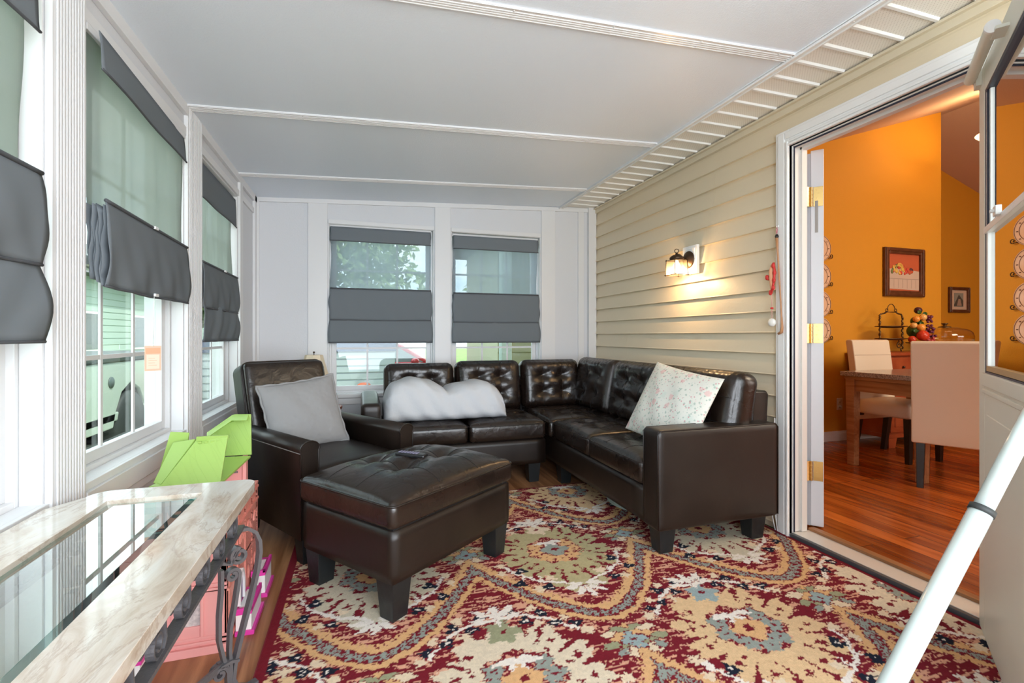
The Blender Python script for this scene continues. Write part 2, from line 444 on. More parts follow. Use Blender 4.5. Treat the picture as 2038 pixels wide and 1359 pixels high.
# ------------------------------------------------------------------ windows
wn_ = [0]
def window(axis, lo, hi, z0, z1, plane, out, cols, ncols=3):
    """double-hung vinyl window. axis 'y': lies in x=plane; out = direction to the outside (sign)."""
    wn_[0] += 1
    root = struct(empty('window_%d' % wn_[0], (plane, lo, z0) if axis == 'y' else (lo, plane, z0)))
    ox, oy, oz = root.location
    def bx(S, u0, u1, d0, d1, za, zb):
        if axis == 'y': S.box((plane+out*d0-ox, u0-oy, za-oz), (plane+out*d1-ox, u1-oy, zb-oz))
        else: S.box((u0-ox, plane+out*d0-oy, za-oz), (u1-ox, plane+out*d1-oy, zb-oz))
    S = MB(); F = .022
    for a, b, c, d in ((lo, lo+F, z0, z1), (hi-F, hi, z0, z1), (lo+F, hi-F, z0, z0+F), (lo+F, hi-F, z1-F, z1)): bx(S, a, b, .05, .15, c, d)
    for a, b, c, d in ((lo, lo+.008, z0, z1), (hi-.008, hi, z0, z1), (lo+.008, hi-.008, z0, z0+.006), (lo+.008, hi-.008, z1-.008, z1)): bx(S, a, b, .0, .0495, c, d)
    S.build('window_frame', WHITE, root, bevel=.002)
    zm = (z0+z1)/2
    for nm, za, zb, d0 in (('sash', z0+F, zm+.018, .068), ('sash', zm-.018, z1-F, .10)):
        T = MB(); w_ = .038
        for a, b, c, d in ((lo+F, lo+F+w_, za, zb), (hi-F-w_, hi-F, za, zb), (lo+F+w_, hi-F-w_, za, za+w_), (lo+F+w_, hi-F-w_, zb-.03, zb)): bx(T, a, b, d0, d0+.028, c, d)
        sash = T.build(nm, WHITE, root, bevel=.002)
        M_ = MB(); gl0, gl1 = lo+F+w_, hi-F-w_; gz0, gz1 = za+w_, zb-.03
        for k in range(1, ncols):
            c = gl0+(gl1-gl0)*k/ncols; bx(M_, c-.008, c+.008, d0+.010, d0+.018, gz0, gz1)
        c = (gz0+gz1)/2+.0; bx(M_, gl0, gl1, d0+.011, d0+.017, c-.008, c+.008)
        M_.build('muntins', WHITE, sash)
        G = MB(); bx(G, gl0-.004, gl1+.004, d0+.0225, d0+.0235, gz0-.004, gz1+.004)
        G.build('glass_pane', WGLASS, sash)
    return root
for a, b in LW: window('y', a, b, WZ0, WZ1, XL, -1, 3)
for a, b in BWs: window('x', a, b, .585, 2.0, YB, 1, 3)

# ------------------------------------------------------------------ right wall with lap siding
DY0, DY1, DZ = 1.145, 1.965, 2.075   # door opening
S = MB(); S.box((XR+.012, DY1+.03, 0),(XR+.10, YB+.1, 3.2)); S.box((XR+.012, -1.5, 0),(XR+.10, DY0-.03, 3.2)); S.box((XR+.012, DY0-.03, DZ+.03),(XR+.10, DY1+.03, 3.2))
S.cur = 1
def course(y0, y1, z0, z1):
    zt = z1; zb = z0
    n = 3
    xs_ = [(XR+.013, zt), (XR+.010, zt-.012), (XR-.006, zb+.006), (XR-.009, zb), (XR+.013, zb)]
    S.prism(xs_, y0, y1, 'y')
zc = [2.137-.1165*k for k in range(-1, 19)]
for i in range(len(zc)-1):
    z1, z0 = min(zc[i], 2.262), max(zc[i+1], .02)
    if z1-z0 < .02: continue
    if z0 < 2.12:
        course(2.05, YB, z0, z1)
        course(-1.5, 1.04, z0, z1)
    else: course(-1.5, YB, z0, z1)
for y, ks in ((2.55, (1, 2)), (3.62, (10, 11))):   # overlap joints between siding panels
    for k in ks:
        z1, z0 = zc[k], zc[k+1]
        S.prism([(XR+.010, z1), (XR+.0095, z1-.012), (XR-.0068, z0+.006), (XR-.0098, z0), (XR+.010, z0)], y, y+.0014, 'y')
struct(S.build('wall_right', [SIDING, SIDING]))
S = MB(); S.box((XR+.10, DY1+.03, 0),(XR+.106, 3.55, 3.2)); S.box((XR+.10, -1.5, 0),(XR+.106, DY0-.03, 3.2)); S.box((XR+.10, DY0-.03, DZ+.03),(XR+.106, DY1+.03, 3.2)); struct(S.build('wall_dining_door', ORANGE))
trim(BEIGE, ((XR-.014, -1.5, 2.255),(XR+.012, YB, 2.305)), ((XR-.032, -1.5, 2.288),(XR+.0, YB, 2.30)))
# soffit: narrow perforated panels with raised ribs
def soffit_mat():
    m = mat('perforated_soffit', (.88,.85,.79), .45); t = m.node_tree; p = t.nodes['Principled BSDF']; L = t.links.new
    tcn = t.nodes.new('ShaderNodeTexCoord'); mp = t.nodes.new('ShaderNodeMapping'); mp.inputs['Scale'].default_value = (95,95,0.01)
    mp.inputs['Rotation'].default_value = (0,0,PI/4)
    v = t.nodes.new('ShaderNodeTexVoronoi'); v.inputs['Randomness'].default_value = 0; v.inputs['Scale'].default_value = 1
    r = t.nodes.new('ShaderNodeValToRGB'); r.color_ramp.elements[0].position = .13; r.color_ramp.elements[0].color = (.52,.48,.41,1)
    r.color_ramp.elements[1].position = .18; r.color_ramp.elements[1].color = (.88,.85,.79,1)
    L(tcn.outputs['Object'], mp.inputs['Vector']); L(mp.outputs[0], v.inputs['Vector']); L(v.outputs['Distance'], r.inputs['Fac']); L(r.outputs[0], p.inputs['Base Color'])
    return m
PERF = soffit_mat()
S = MB(); S.box((1.81, -1.5, 2.308),(XR, YB, 2.32)); S.cur = 1
y = -1.40
while y < YB-.02:
    S.prism([(y-.011,2.308),(y-.006,2.299),(y+.006,2.299),(y+.011,2.308)], 1.82, 2.15, 'x')
    y += .1275
tn[0] += 1; struct(S.build('trim_%d' % tn[0], [PERF, TRIMW]))
S = MB(); S.box((1.795,-1.5,2.285),(1.835,YB,2.312)); S.box((1.795,-1.5,2.276),(1.803,YB,2.29)); S.box((1.827,-1.5,2.279),(1.835,YB,2.29))
for k in range(30): S.lathe([(.004,-.003),(.004,0)], (1.815, -1.3+k*.19, 2.285), 8)
tn[0] += 1; struct(S.build('trim_%d' % tn[0], TRIMW, bevel=.0015))
# ceiling
S = MB(); z0, z1 = ceil_z(XL-TW), ceil_z(1.82)
S.prism([(XL-TW, z0),(1.82, z1),(1.82, z1+.09),(XL-TW, z0+.09)], -1.5, YB+.02, 'y')
S.box((1.82,-1.5,2.33),(XR+.02,YB+.02,2.40))
struct(S.build('ceiling', CEIL))
k_ = math.atan(.0507)
def batten(y0, wd):
    S = MB()
    M = Matrix.Translation((XL, y0, ceil_z(XL))) @ Matrix.Rotation(-k_, 4, 'Y')
    Lx = 2.60
    S.box((0,0,-.006),(Lx,wd,.002), M); 
    for a in (.0, .3, .5, .7, .93): S.box((0, a*wd, -.009),(Lx, a*wd+.004, -.005), M)
    for q in range(7):
        for w_ in (.22,.8): S.lathe([(.0035,-.009),(.0035,-.005)], (.12+q*.4, w_*wd, 0), 8, M)
    tn[0] += 1; struct(S.build('trim_%d' % tn[0], BATTEN))
for y0 in (-.40,.60,1.60,2.61,3.60): batten(y0, .058)

# end wall behind the camera, with an unglazed opening added to let daylight in
S = MB(); S.box((XL-TW,-1.5,0),(-.6,-1.4,2.4)); S.box((2.0,-1.5,0),(XR,-1.4,2.4)); S.box((-.6,-1.5,2.2),(2.0,-1.4,2.4)); S.box((-.6,-1.5,0),(2.0,-1.4,.35))
struct(S.build('wall_front', WPANEL))

# door casing (three boards with a stepped profile), jambs, threshold
def casing(name, boxes): 
    S = MB()
    for a, b in boxes: S.box(a, b)
    return struct(S.build(name, TRIMW, bevel=.003))
CX = XR-.022
casing('trim_40', [((CX, DY1, 0),(XR+.012, 2.05, 2.165)), ((CX-.008, 1.99, 0),(XR, 2.03, 2.15)), ((CX-.012, DY1+.0, 0),(XR, DY1+.012, 2.10)), ((CX-.006, DY1+.016, 0),(XR, DY1+.03, 2.10))])
casing('trim_41', [((CX, 1.04, DZ),(XR+.012, DY1+.0, 2.165)), ((CX-.008, 1.06, 2.115),(XR, DY1+.02, 2.15)), ((CX-.012, 1.06, DZ),(XR, DY1, DZ+.012)), ((CX-.006, 1.06, DZ+.018),(XR, DY1, DZ+.03))])
casing('trim_42', [((CX, 1.04, 0),(XR+.012, DY0, DZ))])
S = MB(); S.box((XR+.0, DY1-.004, .03),(XR+.10, DY1+.03, DZ)); S.box((XR+.05, DY1-.016, .03),(XR+.085, DY1, DZ))
S.box((XR+.0, DY0, DZ-.004),(XR+.10, DY1, DZ+.03)); S.box((XR+.05, DY0, DZ-.018),(XR+.085, DY1, DZ))
S.box((XR+.0, DY0-.03, .03),(XR+.10, DY0+.004, DZ))
S.cur = 1; S.box((XR+.004, DY1-.010, .03),(XR+.010, DY1-.003, DZ)); S.box((XR+.004, DY0, DZ-.011),(XR+.010, DY1, DZ-.003))
struct(S.build('trim_43', [mat('jamb_paint', (.76,.73,.69), .4), DARKM], bevel=.002))
S = MB(); S.box((XR-.0, DY0, 0),(XR+.11, DY1, .028)); S.cur = 1; S.box((XR-.02, DY0-.03, 0),(XR-.0, DY1, .026)); S.cur = 2; S.box((XR+.11, DY0, .02),(XR+.15, DY1, .040))
struct(S.build('trim_44', [ALU, mat('dark_sill_nose', (.10,.11,.12), .4, metal=.4), OAK], bevel=.002))

# entry door leaf swung open into the dining room, seen on its hinge edge
dr = struct(empty('door_1', (2.338, 1.950, .045), math.radians(40.3)))
S = MB(); S.box((0,-.030,0),(.82,.030,2.025)); 
S.build('door_panel', DOORW, dr, bevel=.004)
S = MB(); S.box((.002,.030,.0),(.03,.046,2.01)); S.build('weather_strip', mat('strip_grey', (.45,.48,.53), .5), dr)
S = MB(); S.box((-.0035,-.004,1.58),(-.0,.010,1.75)); S.build('jamb_label', mat('label_grey', (.35,.33,.31), .5), dr)
for z in (.245, .985, 1.72):
    S = MB(); S.box((-.0025,-.027,z),(-.0,.018,z+.105))
    S.tube([(-.010,.026,z),(-.010,.026,z+.105)], .006, 10)
    S.box((-.042,.030,z),(-.010,.033,z+.105), Matrix.Translation((-.010,.026,0)) @ R3(0,0,math.radians(-38)) @ Matrix.Translation((.010,-.026,0)))
    for q in range(1,5): S.box((-.017,.019,z+.021*q-.001),(-.003,.033,z+.021*q+.001))
    for q, (a, b) in enumerate(((.0,.02),(.008,.045),(.0,.07),(.008,.09))):
        S.lathe([(.0035,-.004),(.0035,-.001)], (0,0,0), 8, Matrix.Translation((0,a-.006,z+b)) @ R3(0,PI/2,0))
    h = S.build('hinge', BRASS, dr, bevel=.0008)

# storm door opened into the porch at the right, glass above a solid panel
AX = Vector((-.81,-.585,0)).normalized(); ang = math.atan2(AX.y, AX.x)
sd = struct(empty('door_2', (2.176, 1.142, .012), ang)); W_ = .82; T = .030
def fr(S, a, b, za, zb, t0=-.5, t1=.5): S.box((a, t0*T, za-.012),(b, t1*T, zb-.012))
S = MB(); fr(S, .0,.10,.01,2.03); fr(S, W_-.10,W_,.01,2.03); fr(S, .10,W_-.10,1.93,2.03); fr(S,.10,W_-.10,.01,.93)
fr(S, .09,W_-.09,.895,.94,-.75,.5); fr(S,.085,W_-.085,.868,.885,-.65,.5); fr(S,.14,W_-.14,.16,.80,-.58,.5)
S.build('door_panel', STORM, sd, bevel=.004)
S = MB(); fr(S,.10,.113,.94,1.93,-.45,.45); fr(S,W_-.113,W_-.10,.94,1.93,-.45,.45); fr(S,.10,W_-.10,1.915,1.93,-.45,.45)
fr(S,.135,.139,1.45,1.92,-.48,.3); fr(S,.10,W_-.10,.94,.946,-.45,.45)
S.build('glass_seal', DARKM, sd)
S = MB(); fr(S,.113,.135,.95,1.92,-.42,.42); fr(S,.10,W_-.10,1.425,1.448,-.6,.45); fr(S,.139,.155,1.45,1.92,-.3,.3)
S.build('sash_rail', TRIMW, sd, bevel=.002)
S = MB(); fr(S,.118,W_-.10,.948,.966,-.44,.44); S.build('wood_look_bead', mat('tan_bead', (.42,.27,.12), .4), sd)
S = MB(); S.box((.105,-.003,.93),(W_-.105,.001,1.92)); S.build('glass_pane', DGLASS, sd)
# door closer tube on the top rail
S = MB(); S.tube([(.02,-.042,1.995),(.44,-.048,1.975)], .0175, 18); S.cur = 1; S.tube([(.44,-.048,1.975),(.452,-.048,1.974)], .019, 18)
S.cur = 0; S.box((.0,-.03,1.96),(.05,-.012,2.01)); S.box((.40,-.045,1.955),(.47,-.012,1.965))
S.build('closer_tube', [STORM, TRIMW], sd, bevel=.001)
S = MB(); S.tube([(.03,-.042,1.995),(-.03,-.02,1.99),(-.075,.02,1.955)], .004, 8); S.cur = 1; S.box((-.09,.01,1.945),(-.06,.05,1.953))
S.build('closer_rod', [mat('rust_rod', (.25,.09,.04), .5, metal=.5), IRON], sd)
# white latch clip at the meeting rail
S = MB(); S.box((.33,-.030,1.43),(.37,-.015,1.46)); S.lathe([(.006,0),(.006,.012)], (0,0,0), 10, Matrix.Translation((.35,-.028,1.445)) @ R3(PI/2,0,0)); S.build('latch_clip', TRIMW, sd, bevel=.002)

# ================================================================== RUG
def rug():
    x0, x1, y0, y1 = -.315, 2.155, .02, 3.13
    st = .0046
    nx = int((x1-x0)/st)+1; ny = int((y1-y0)/st)+1
    gx = np.linspace(x0, x1, nx); gy = np.linspace(y0, y1, ny)
    X, Y = np.meshgrid(gx, gy)
    rng = np.random.default_rng(5)
    def vnoise(X, Y, sx, sy, seed):
        r = np.random.default_rng(seed); G = r.random((256, 256))
        u = X/sx; v = Y/sy; i = np.floor(u).astype(int); j = np.floor(v).astype(int); a = u-i; b = v-j
        a = a*a*(3-2*a); b = b*b*(3-2*b)
        g = lambda p, q: G[p % 256, q % 256]
        return (g(i,j)*(1-a)+g(i+1,j)*a)*(1-b)+(g(i,j+1)*(1-a)+g(i+1,j+1)*a)*b
    # the woven drawing has ragged edges: wobble the coordinates
    wob = (vnoise(X, Y, .014, .006, 1)-.5)*.024 + (vnoise(X, Y, .05, .03, 2)-.5)*.012
    woy = (vnoise(X, Y, .010, .008, 3)-.5)*.012 + (vnoise(X, Y, .06, .03, 4)-.5)*.014
    Xw = X+wob; Yw = Y+woy
    MAR = np.array((.185,.012,.022)); PCH = np.array((.70,.36,.24)); TAN = np.array((.72,.42,.20)); SAGE = np.array((.33,.33,.20))
    GRY = np.array((.30,.33,.29)); BLU = np.array((.32,.40,.40)); CRM = np.array((.78,.62,.44)); WHT = np.array((.84,.76,.68)); BLK = np.array((.012,.016,.03))
    C = np.empty(X.shape+(3,)); C[:] = MAR
    base = vnoise(X+Y*.25, Y, .040, .0085, 6) + .35*vnoise(X, Y, .012, .005, 7)
    speck = vnoise(X, Y, .0065, .0065, 8)
    C[(base > .90)] = PCH; C[(base > .66) & (speck > .62)] = PCH
    PX, PY = .86, 1.60
    nodes0 = (.914, 2.235)
    def cells(X, Y):
        best = np.full(X.shape, 1e9); CXX = np.zeros(X.shape); U = np.zeros(X.shape); V = np.zeros(X.shape); ID = np.zeros(X.shape, int)
        for s_ in (0, 1):
            cx = nodes0[0]+s_*PX/2; cy0 = nodes0[1]+s_*PY/2
            dx = (X-cx+PX/2) % PX - PX/2; col = np.round((X-cx-dx)/PX).astype(int)
            u = np.abs(dx)
            g = .43*(u/.43)**1.7
            v = Y-(cy0-.66+g); k = np.floor(v/PY); v = v-k*PY
            m = v < best
            best = np.where(m, v, best); U = np.where(m, dx, U); V = np.where(m, Y-(cy0+k*PY), V); CXX = np.where(m, X-dx, CXX)
        ID = np.mod(np.round((CXX-nodes0[0])/(PX/2)).astype(int), 4)
        return best, U, V, ID
    v, U, V, ID = cells(Xw, Yw)
    # slope of the arc turns the vertical offset into a band width
    sl = .43*1.7/.43*(np.abs(U)/.43)**.7; vb = v/np.sqrt(1+sl**2)
    inter = vb > .112
    def put(mask, col): C[mask] = col
    put(vb < .030, TAN)
    band = (vb >= .030) & (vb < .082)
    # row of little grey blossoms on maroon inside the band
    arc = np.abs(U)*1.15 + (np.abs(U)/.43)**1.7*.24
    a_ = (arc % .050)-.025; b_ = vb-.056; rr = np.hypot(a_, b_); th = np.arctan2(b_, a_)
    put(band, MAR); put(band & (rr < .0195*(1+.26*np.cos(5*th))), GRY); put(band & (rr < .0045), MAR)
    put((vb >= .082) & (vb < .110), TAN)
    teeth = (np.abs(np.sin(arc*95)) > .55) & (vb >= .108) & (vb < .125); put(teeth, TAN)
    teeth = (np.abs(np.sin(arc*80+1)) > .5) & (v < 2) & (vb < .006); put(teeth, MAR)
    def flower(cx, cy, R, col, petals=5, rot=0, ctr=MAR, only=None, edge=None, amp=.24, sym=True):
        uu = np.abs(U) if sym else U
        dx, dy = uu-cx, V-cy; r = np.hypot(dx, dy); t = np.arctan2(dy, dx)+rot
        lim = R*(1+amp*np.cos(petals*t)); m = (r < lim) & (v < 5)
        if edge is not None: put((r < lim+.006) & ~m, edge)
        put(m, col)
        if ctr is not None: put(r < R*.24, ctr)
    def leaf(x0_, y0_, x1_, y1_, w_, col, edge=None):
        uu = np.abs(U); dx, dy = x1_-x0_, y1_-y0_; L = math.hypot(dx, dy); a = ((uu-x0_)*dx+(V-y0_)*dy)/L**2
        b = np.abs((uu-x0_)*(-dy)+(V-y0_)*dx)/L
        wd = w_*np.sin(np.clip(a, 0, 1)*PI)**.8; m = (a > 0) & (a < 1) & (b < wd)
        if edge is not None: put((a > -.04) & (a < 1.04) & (b < wd+.005) & ~m, edge)
        put(m, col)
    def curve(pts, w_, col):
        uu = np.abs(U)
        for p, q in zip(pts[:-1], pts[1:]):
            dx, dy = q[0]-p[0], q[1]-p[1]; L2 = dx*dx+dy*dy
            a = np.clip(((uu-p[0])*dx+(V-p[1])*dy)/L2, 0, 1)
            put(np.hypot(uu-p[0]-a*dx, V-p[1]-a*dy) < w_, col)
    # damask palmette: big scalloped shield, colour changes from cell to cell
    idc = ID
    dam = np.where((idc == 0)[..., None], np.array((.47,.40,.22)), np.where((idc == 1)[..., None], np.array((.74,.50,.28)), np.where((idc == 2)[..., None], np.array((.62,.54,.40)), np.array((.74,.62,.46)))))
    dx, dy = U, V+.06
    r = np.hypot(dx*1.02, dy*.92); t = np.arctan2(dy, dx)
    lim = .205*(1+.30*np.abs(np.sin(5.5*(t+PI/2)))**.7+.13*np.abs(np.sin(14*(t+PI/2)+1))) + .075*np.exp(-((t+PI/2)/.35)**2)
    m = r < lim; C[m] = dam[m]
    # maroon eyes and slits of the petals
    for k in range(11):
        a = -PI/2 + (k-5)*.48
        flower(.215*math.cos(a), -.06+.225*math.sin(a), .014, MAR, 4, ctr=None, sym=False)
        dxx, dyy = math.cos(a+.24), math.sin(a+.24)
        along = U*dxx+(V+.06)*dyy; across = np.abs(-U*dyy+(V+.06)*dxx)
        put((along > .185) & (along < .31) & (across < .003+.10*(along-.185)), MAR)
    for k in range(9):
        a = -PI/2 + (k-4)*.56+.2
        flower(.172*math.cos(a), -.06+.172*math.sin(a), .010, MAR, 3, ctr=None, sym=False, rot=k)
    # inner ring with blossoms and a heart in the middle
    r2 = np.hypot(U, V+.04); t2 = np.arctan2(V+.04, U)
    put(r2 < .135*(1+.07*np.cos(7*t2+1.6)), MAR)
    put((r2 < .135) & (speck > .66), PCH)
    ring = np.where((idc == 0)[..., None], TAN, GRY)
    for k in range(7):
        a = -PI/2+(k-3)*.72
        cx_, cy_ = .100*math.cos(a), -.04+.100*math.sin(a)
        ddx, ddy = U-cx_, V-cy_; rr = np.hypot(ddx, ddy); tt = np.arctan2(ddy, ddx)
        mm = rr < .034*(1+.2*np.cos(5*tt)); C[mm] = ring[mm]; put(rr < .007, MAR)
    core = np.where((idc == 0)[..., None], GRY, TAN)
    mm = (r2 < .062*(1+.18*np.cos(4*t2))); C[mm] = core[mm]
    put((np.hypot(U, V+.04) < .020), MAR)
    leaf(.0, .055, .085, .035, .017, WHT); leaf(.0, .055, .03, .0, .012, WHT)
    # top blossom and the upper sprig
    top = np.where((idc == 0)[..., None], CRM, np.where((idc == 1)[..., None], BLU, np.where((idc == 3)[..., None], SAGE, TAN)))
    ddx, ddy = U, V-.205; rr = np.hypot(ddx, ddy); tt = np.arctan2(ddy, ddx); mm = rr < .058*(1+.2*np.cos(5*tt)); C[mm] = top[mm]; put(rr < .013, MAR)
    up = [(0,.245),(.012,.275),(.05,.285),(.12,.270),(.19,.230),(.245,.165),(.265,.135)]
    curve(up, .0072, WHT)
    for cx_, cy_ in ((.06,.305),(.10,.245),(.17,.275),(.20,.195),(.275,.175)): 
        flower(cx_, cy_, .022, BLK, 3, ctr=WHT, rot=cx_*30)
    for cx_, cy_ in ((.14,.215),(.25,.225),(.145,.31),(.30,.13)): flower(cx_, cy_, .021, CRM, 5, ctr=None)
    leaf(0,.275,0,.375,.020,WHT); leaf(.010,.29,.085,.355,.018,WHT); leaf(.02,.272,.105,.300,.013,WHT)
    # lower sprig below the palmette
    leaf(0,-.40,0,-.48,.018,WHT); leaf(.008,-.385,.100,-.395,.017,WHT); leaf(.01,-.40,.068,-.455,.015,WHT)
    lo = [(.02,-.375),(.08,-.345),(.16,-.315),(.23,-.255),(.27,-.185),(.285,-.145)]
    curve(lo, .0078, WHT)
    curve([(.23,-.255),(.255,-.285)], .005, WHT); curve([(.16,-.315),(.165,-.27)], .005, WHT)
    for cx_, cy_ in ((.155,-.365),(.265,-.30),(.225,-.20)): flower(cx_, cy_, .025, BLK, 3, ctr=WHT, rot=cx_*40)
    for cx_, cy_ in ((.31,-.20),(.30,-.13),(.20,-.365),(.12,-.295)): flower(cx_, cy_, .022, CRM, 5, ctr=None)
    # leafy rosette where four cells meet (under the tip of the cell above)
    for q in range(9):
        pass
    def ros(cx_, cy_):
        # centre at (U=+-.43, V=-.0x): use distance to the nearest of both sides
        leaf(cx_, cy_+.095, cx_, cy_+.03, .028, TAN, MAR)
        for (ax_, ay_, bx_, by_, ww, cc) in ((0,.05,-.06,.07,.022,SAGE),(0,.03,-.085,.02,.024,TAN),(0,.0,-.075,-.035,.022,SAGE),(-.04,.05,-.115,.045,.018,CRM),
                                            (-.06,.0,-.125,-.015,.019,SAGE),(0,-.04,-.07,-.085,.020,CRM),(-.05,-.04,-.10,-.07,.016,GRY)):
            leaf(cx_+ax_, cy_+ay_, cx_+bx_, cy_+by_, ww, cc, MAR)
        flower(cx_, cy_-.005, .040, BLU, 4, edge=MAR)
        leaf(cx_, cy_-.05, cx_, cy_-.13, .024, TAN, MAR)
    keep = C.copy(); ros(.43, .03); low = vb < .112; C[low] = keep[low]
    # single solid maroon edge binding
    e = (X < x0+.028) | (X > x1-.02) | (Y > y1-.012); C[e] = MAR*1.05
    # pile variation
    C *= (.90+.18*vnoise(X, Y, .006, .0055, 9))[..., None]
    Z = .0095 + .0015*vnoise(X, Y, .009, .009, 10)
    vs = np.stack([X, Y, Z], -1).reshape(-1, 3)
    idx = np.arange(nx*ny).reshape(ny, nx)
    q = np.stack([idx[:-1,:-1], idx[:-1,1:], idx[1:,1:], idx[1:,:-1]], -1).reshape(-1, 4)
    me = bpy.data.meshes.new('area_rug')
    me.vertices.add(len(vs)); me.vertices.foreach_set('co', vs.ravel().astype(np.float32))
    me.loops.add(q.size); me.loops.foreach_set('vertex_index', q.ravel().astype(np.int32))
    me.polygons.add(len(q)); me.polygons.foreach_set('loop_start', np.arange(0, q.size, 4, dtype=np.int32))
    me.update(calc_edges=True)
    at = me.attributes.new('pile_dye', 'FLOAT_COLOR', 'POINT')
    col4 = np.concatenate([C.reshape(-1, 3), np.ones((nx*ny, 1))], 1)
    at.data.foreach_set('color', col4.ravel().astype(np.float32))
    m = mat('rug_pile', (.5,.2,.1), .95, spec=.15, bump=(420,.5)); t = m.node_tree
    a = t.nodes.new('ShaderNodeAttribute'); a.attribute_name = 'pile_dye'
    t.links.new(a.outputs['Color'], t.nodes['Principled BSDF'].inputs['Base Color'])
    me.materials.append(m)
    o = bpy.data.objects.new('area_rug', me); COL.objects.link(o)
    tag(o, 'large maroon, tan and sage damask patterned rug on the porch floor', 'rug')
    S = MB(); S.box((x0-.004, y0-.004, .0005),(x1+.004, y1+.004, .009)); S.build('rug_backing', mat('maroon_binding', tuple(MAR), .9), o)
rug()

# ================================================================== UPHOLSTERY
def block(he, r, n=(14,14,6), top=None, front=None):
    """rounded box as dense grid, half extents he, radius r; returns vertices and faces.
    top(u,v) adds to z on the upper side, front(u,w) adds to -y on the front side (u,v,w in -1..1)"""
    vs = []; fs = []; key = {}
    hx, hy, hz = he; r = min(r, hx, hy, hz)
    def warp(t):  # denser near the rim
        return math.sin(t*PI/2)*.55+t*.45
    def vert(p):
        k = (round(p[0],5), round(p[1],5), round(p[2],5))
        if k in key: return key[k]
        q = [warp(p[i])*he[i] for i in range(3)]
        c = [max(-he[i]+r, min(he[i]-r, q[i])) for i in range(3)]
        d = Vector([q[i]-c[i] for i in range(3)])
        if d.length > 1e-9:
            d.normalize(); q = [c[i]+d[i]*r for i in range(3)]
        u, v, w_ = warp(p[0]), warp(p[1]), warp(p[2])
        if top and p[2] > 0: q[2] += top(u, v)*min(1, (p[2])*1.0)
        if front and p[1] < 0: q[1] -= front(u, w_)*min(1, (-p[1])*1.0)
        vs.append(tuple(q)); key[k] = len(vs)-1; return key[k]
    for ax in range(3):
        a, b = [i for i in range(3) if i != ax]
        na, nb = n[a], n[b]
        for sg in (-1, 1):
            for i in range(na):
                for j in range(nb):
                    qd = []
                    for (ii, jj) in ((i,j),(i+1,j),(i+1,j+1),(i,j+1)):
                        p = [0,0,0]; p[ax] = sg; p[a] = -1+2*ii/na; p[b] = -1+2*jj/nb; qd.append(vert(p))
                    flip = (sg > 0) ^ (ax == 1)
                    fs.append(tuple(qd if flip else qd[::-1]))
    return vs, fs

def tufted(tufts, dome=.03, depth=.03, rad=.14, seams_u=(), seams_v=(), fold=.004, sharp=1.3, ex=3.2):
    def f(u, v):
        h = dome*(1-abs(u)**ex)*(1-abs(v)**ex)
        for (a, b) in tufts:
            d = math.hypot((u-a)/rad, (v-b)/rad)
            h -= depth*math.exp(-d**sharp)
            th = math.atan2(v-b, u-a)
            h += fold*math.cos(6*th)*math.exp(-((d-1.1)/.7)**2)
        for su in seams_u: h -= .0045*math.exp(-((u-su)/.014)**2)
        for sv in seams_v: h -= .0045*math.exp(-((v-sv)/.014)**2)
        return h
    return f

def cushion(name, mtl, parent, he, r, M, n=(40,40,8), top=None, front=None, su=(), sv=()):
    vs, fs = block(he, r, n, top, front)
    o = MB().add(vs, fs, True, M).build(name, mtl, parent)
    if su or sv:
        f = top or front; S = MB(); K = 40; lim = .93
        def pt(u, v):
            if top: return (u*he[0], v*he[1], he[2]+f(u, v)+.0004)
            return (u*he[0], -he[1]-f(u, v)-.0004, v*he[2])
        for a in su: S.tube([pt(a, -lim+2*lim*k/K) for k in range(K+1)], .0013, 5, M)
        for a in sv: S.tube([pt(-lim+2*lim*k/K, a) for k in range(K+1)], .0013, 5, M)
        S.build('stitched_seam', CORE, o)
    return o

def piping(name, parent, pts, r=.0035, M=None, closed=True, m=None):
    return MB().tube(pts, r, 6, M, closed=closed, caps=not closed).build(name, m or LEATHER_T, parent)

def rrect(hx, hy, r, z, n=5):
    pts = []
    for cx, cy, a0 in ((hx-r, hy-r, 0),(-hx+r, hy-r, 90),(-hx+r, -hy+r, 180),(hx-r, -hy+r, 270)):
        for k in range(n+1):
            a = math.radians(a0+90*k/n); pts.append((cx+r*math.cos(a), cy+r*math.sin(a), z))
    return pts

def leg(parent, x, y, z0, z1, w0=.036, w1=.048, name='leg'):
    """tapered block foot, narrower at the floor"""
    S = MB(); S.frustum((x, y, z0), (w0, w0), (x, y, z1), (w1, w1)); return S.build(name, LEGM, parent, bevel=.003)

T3 = Matrix.Translation
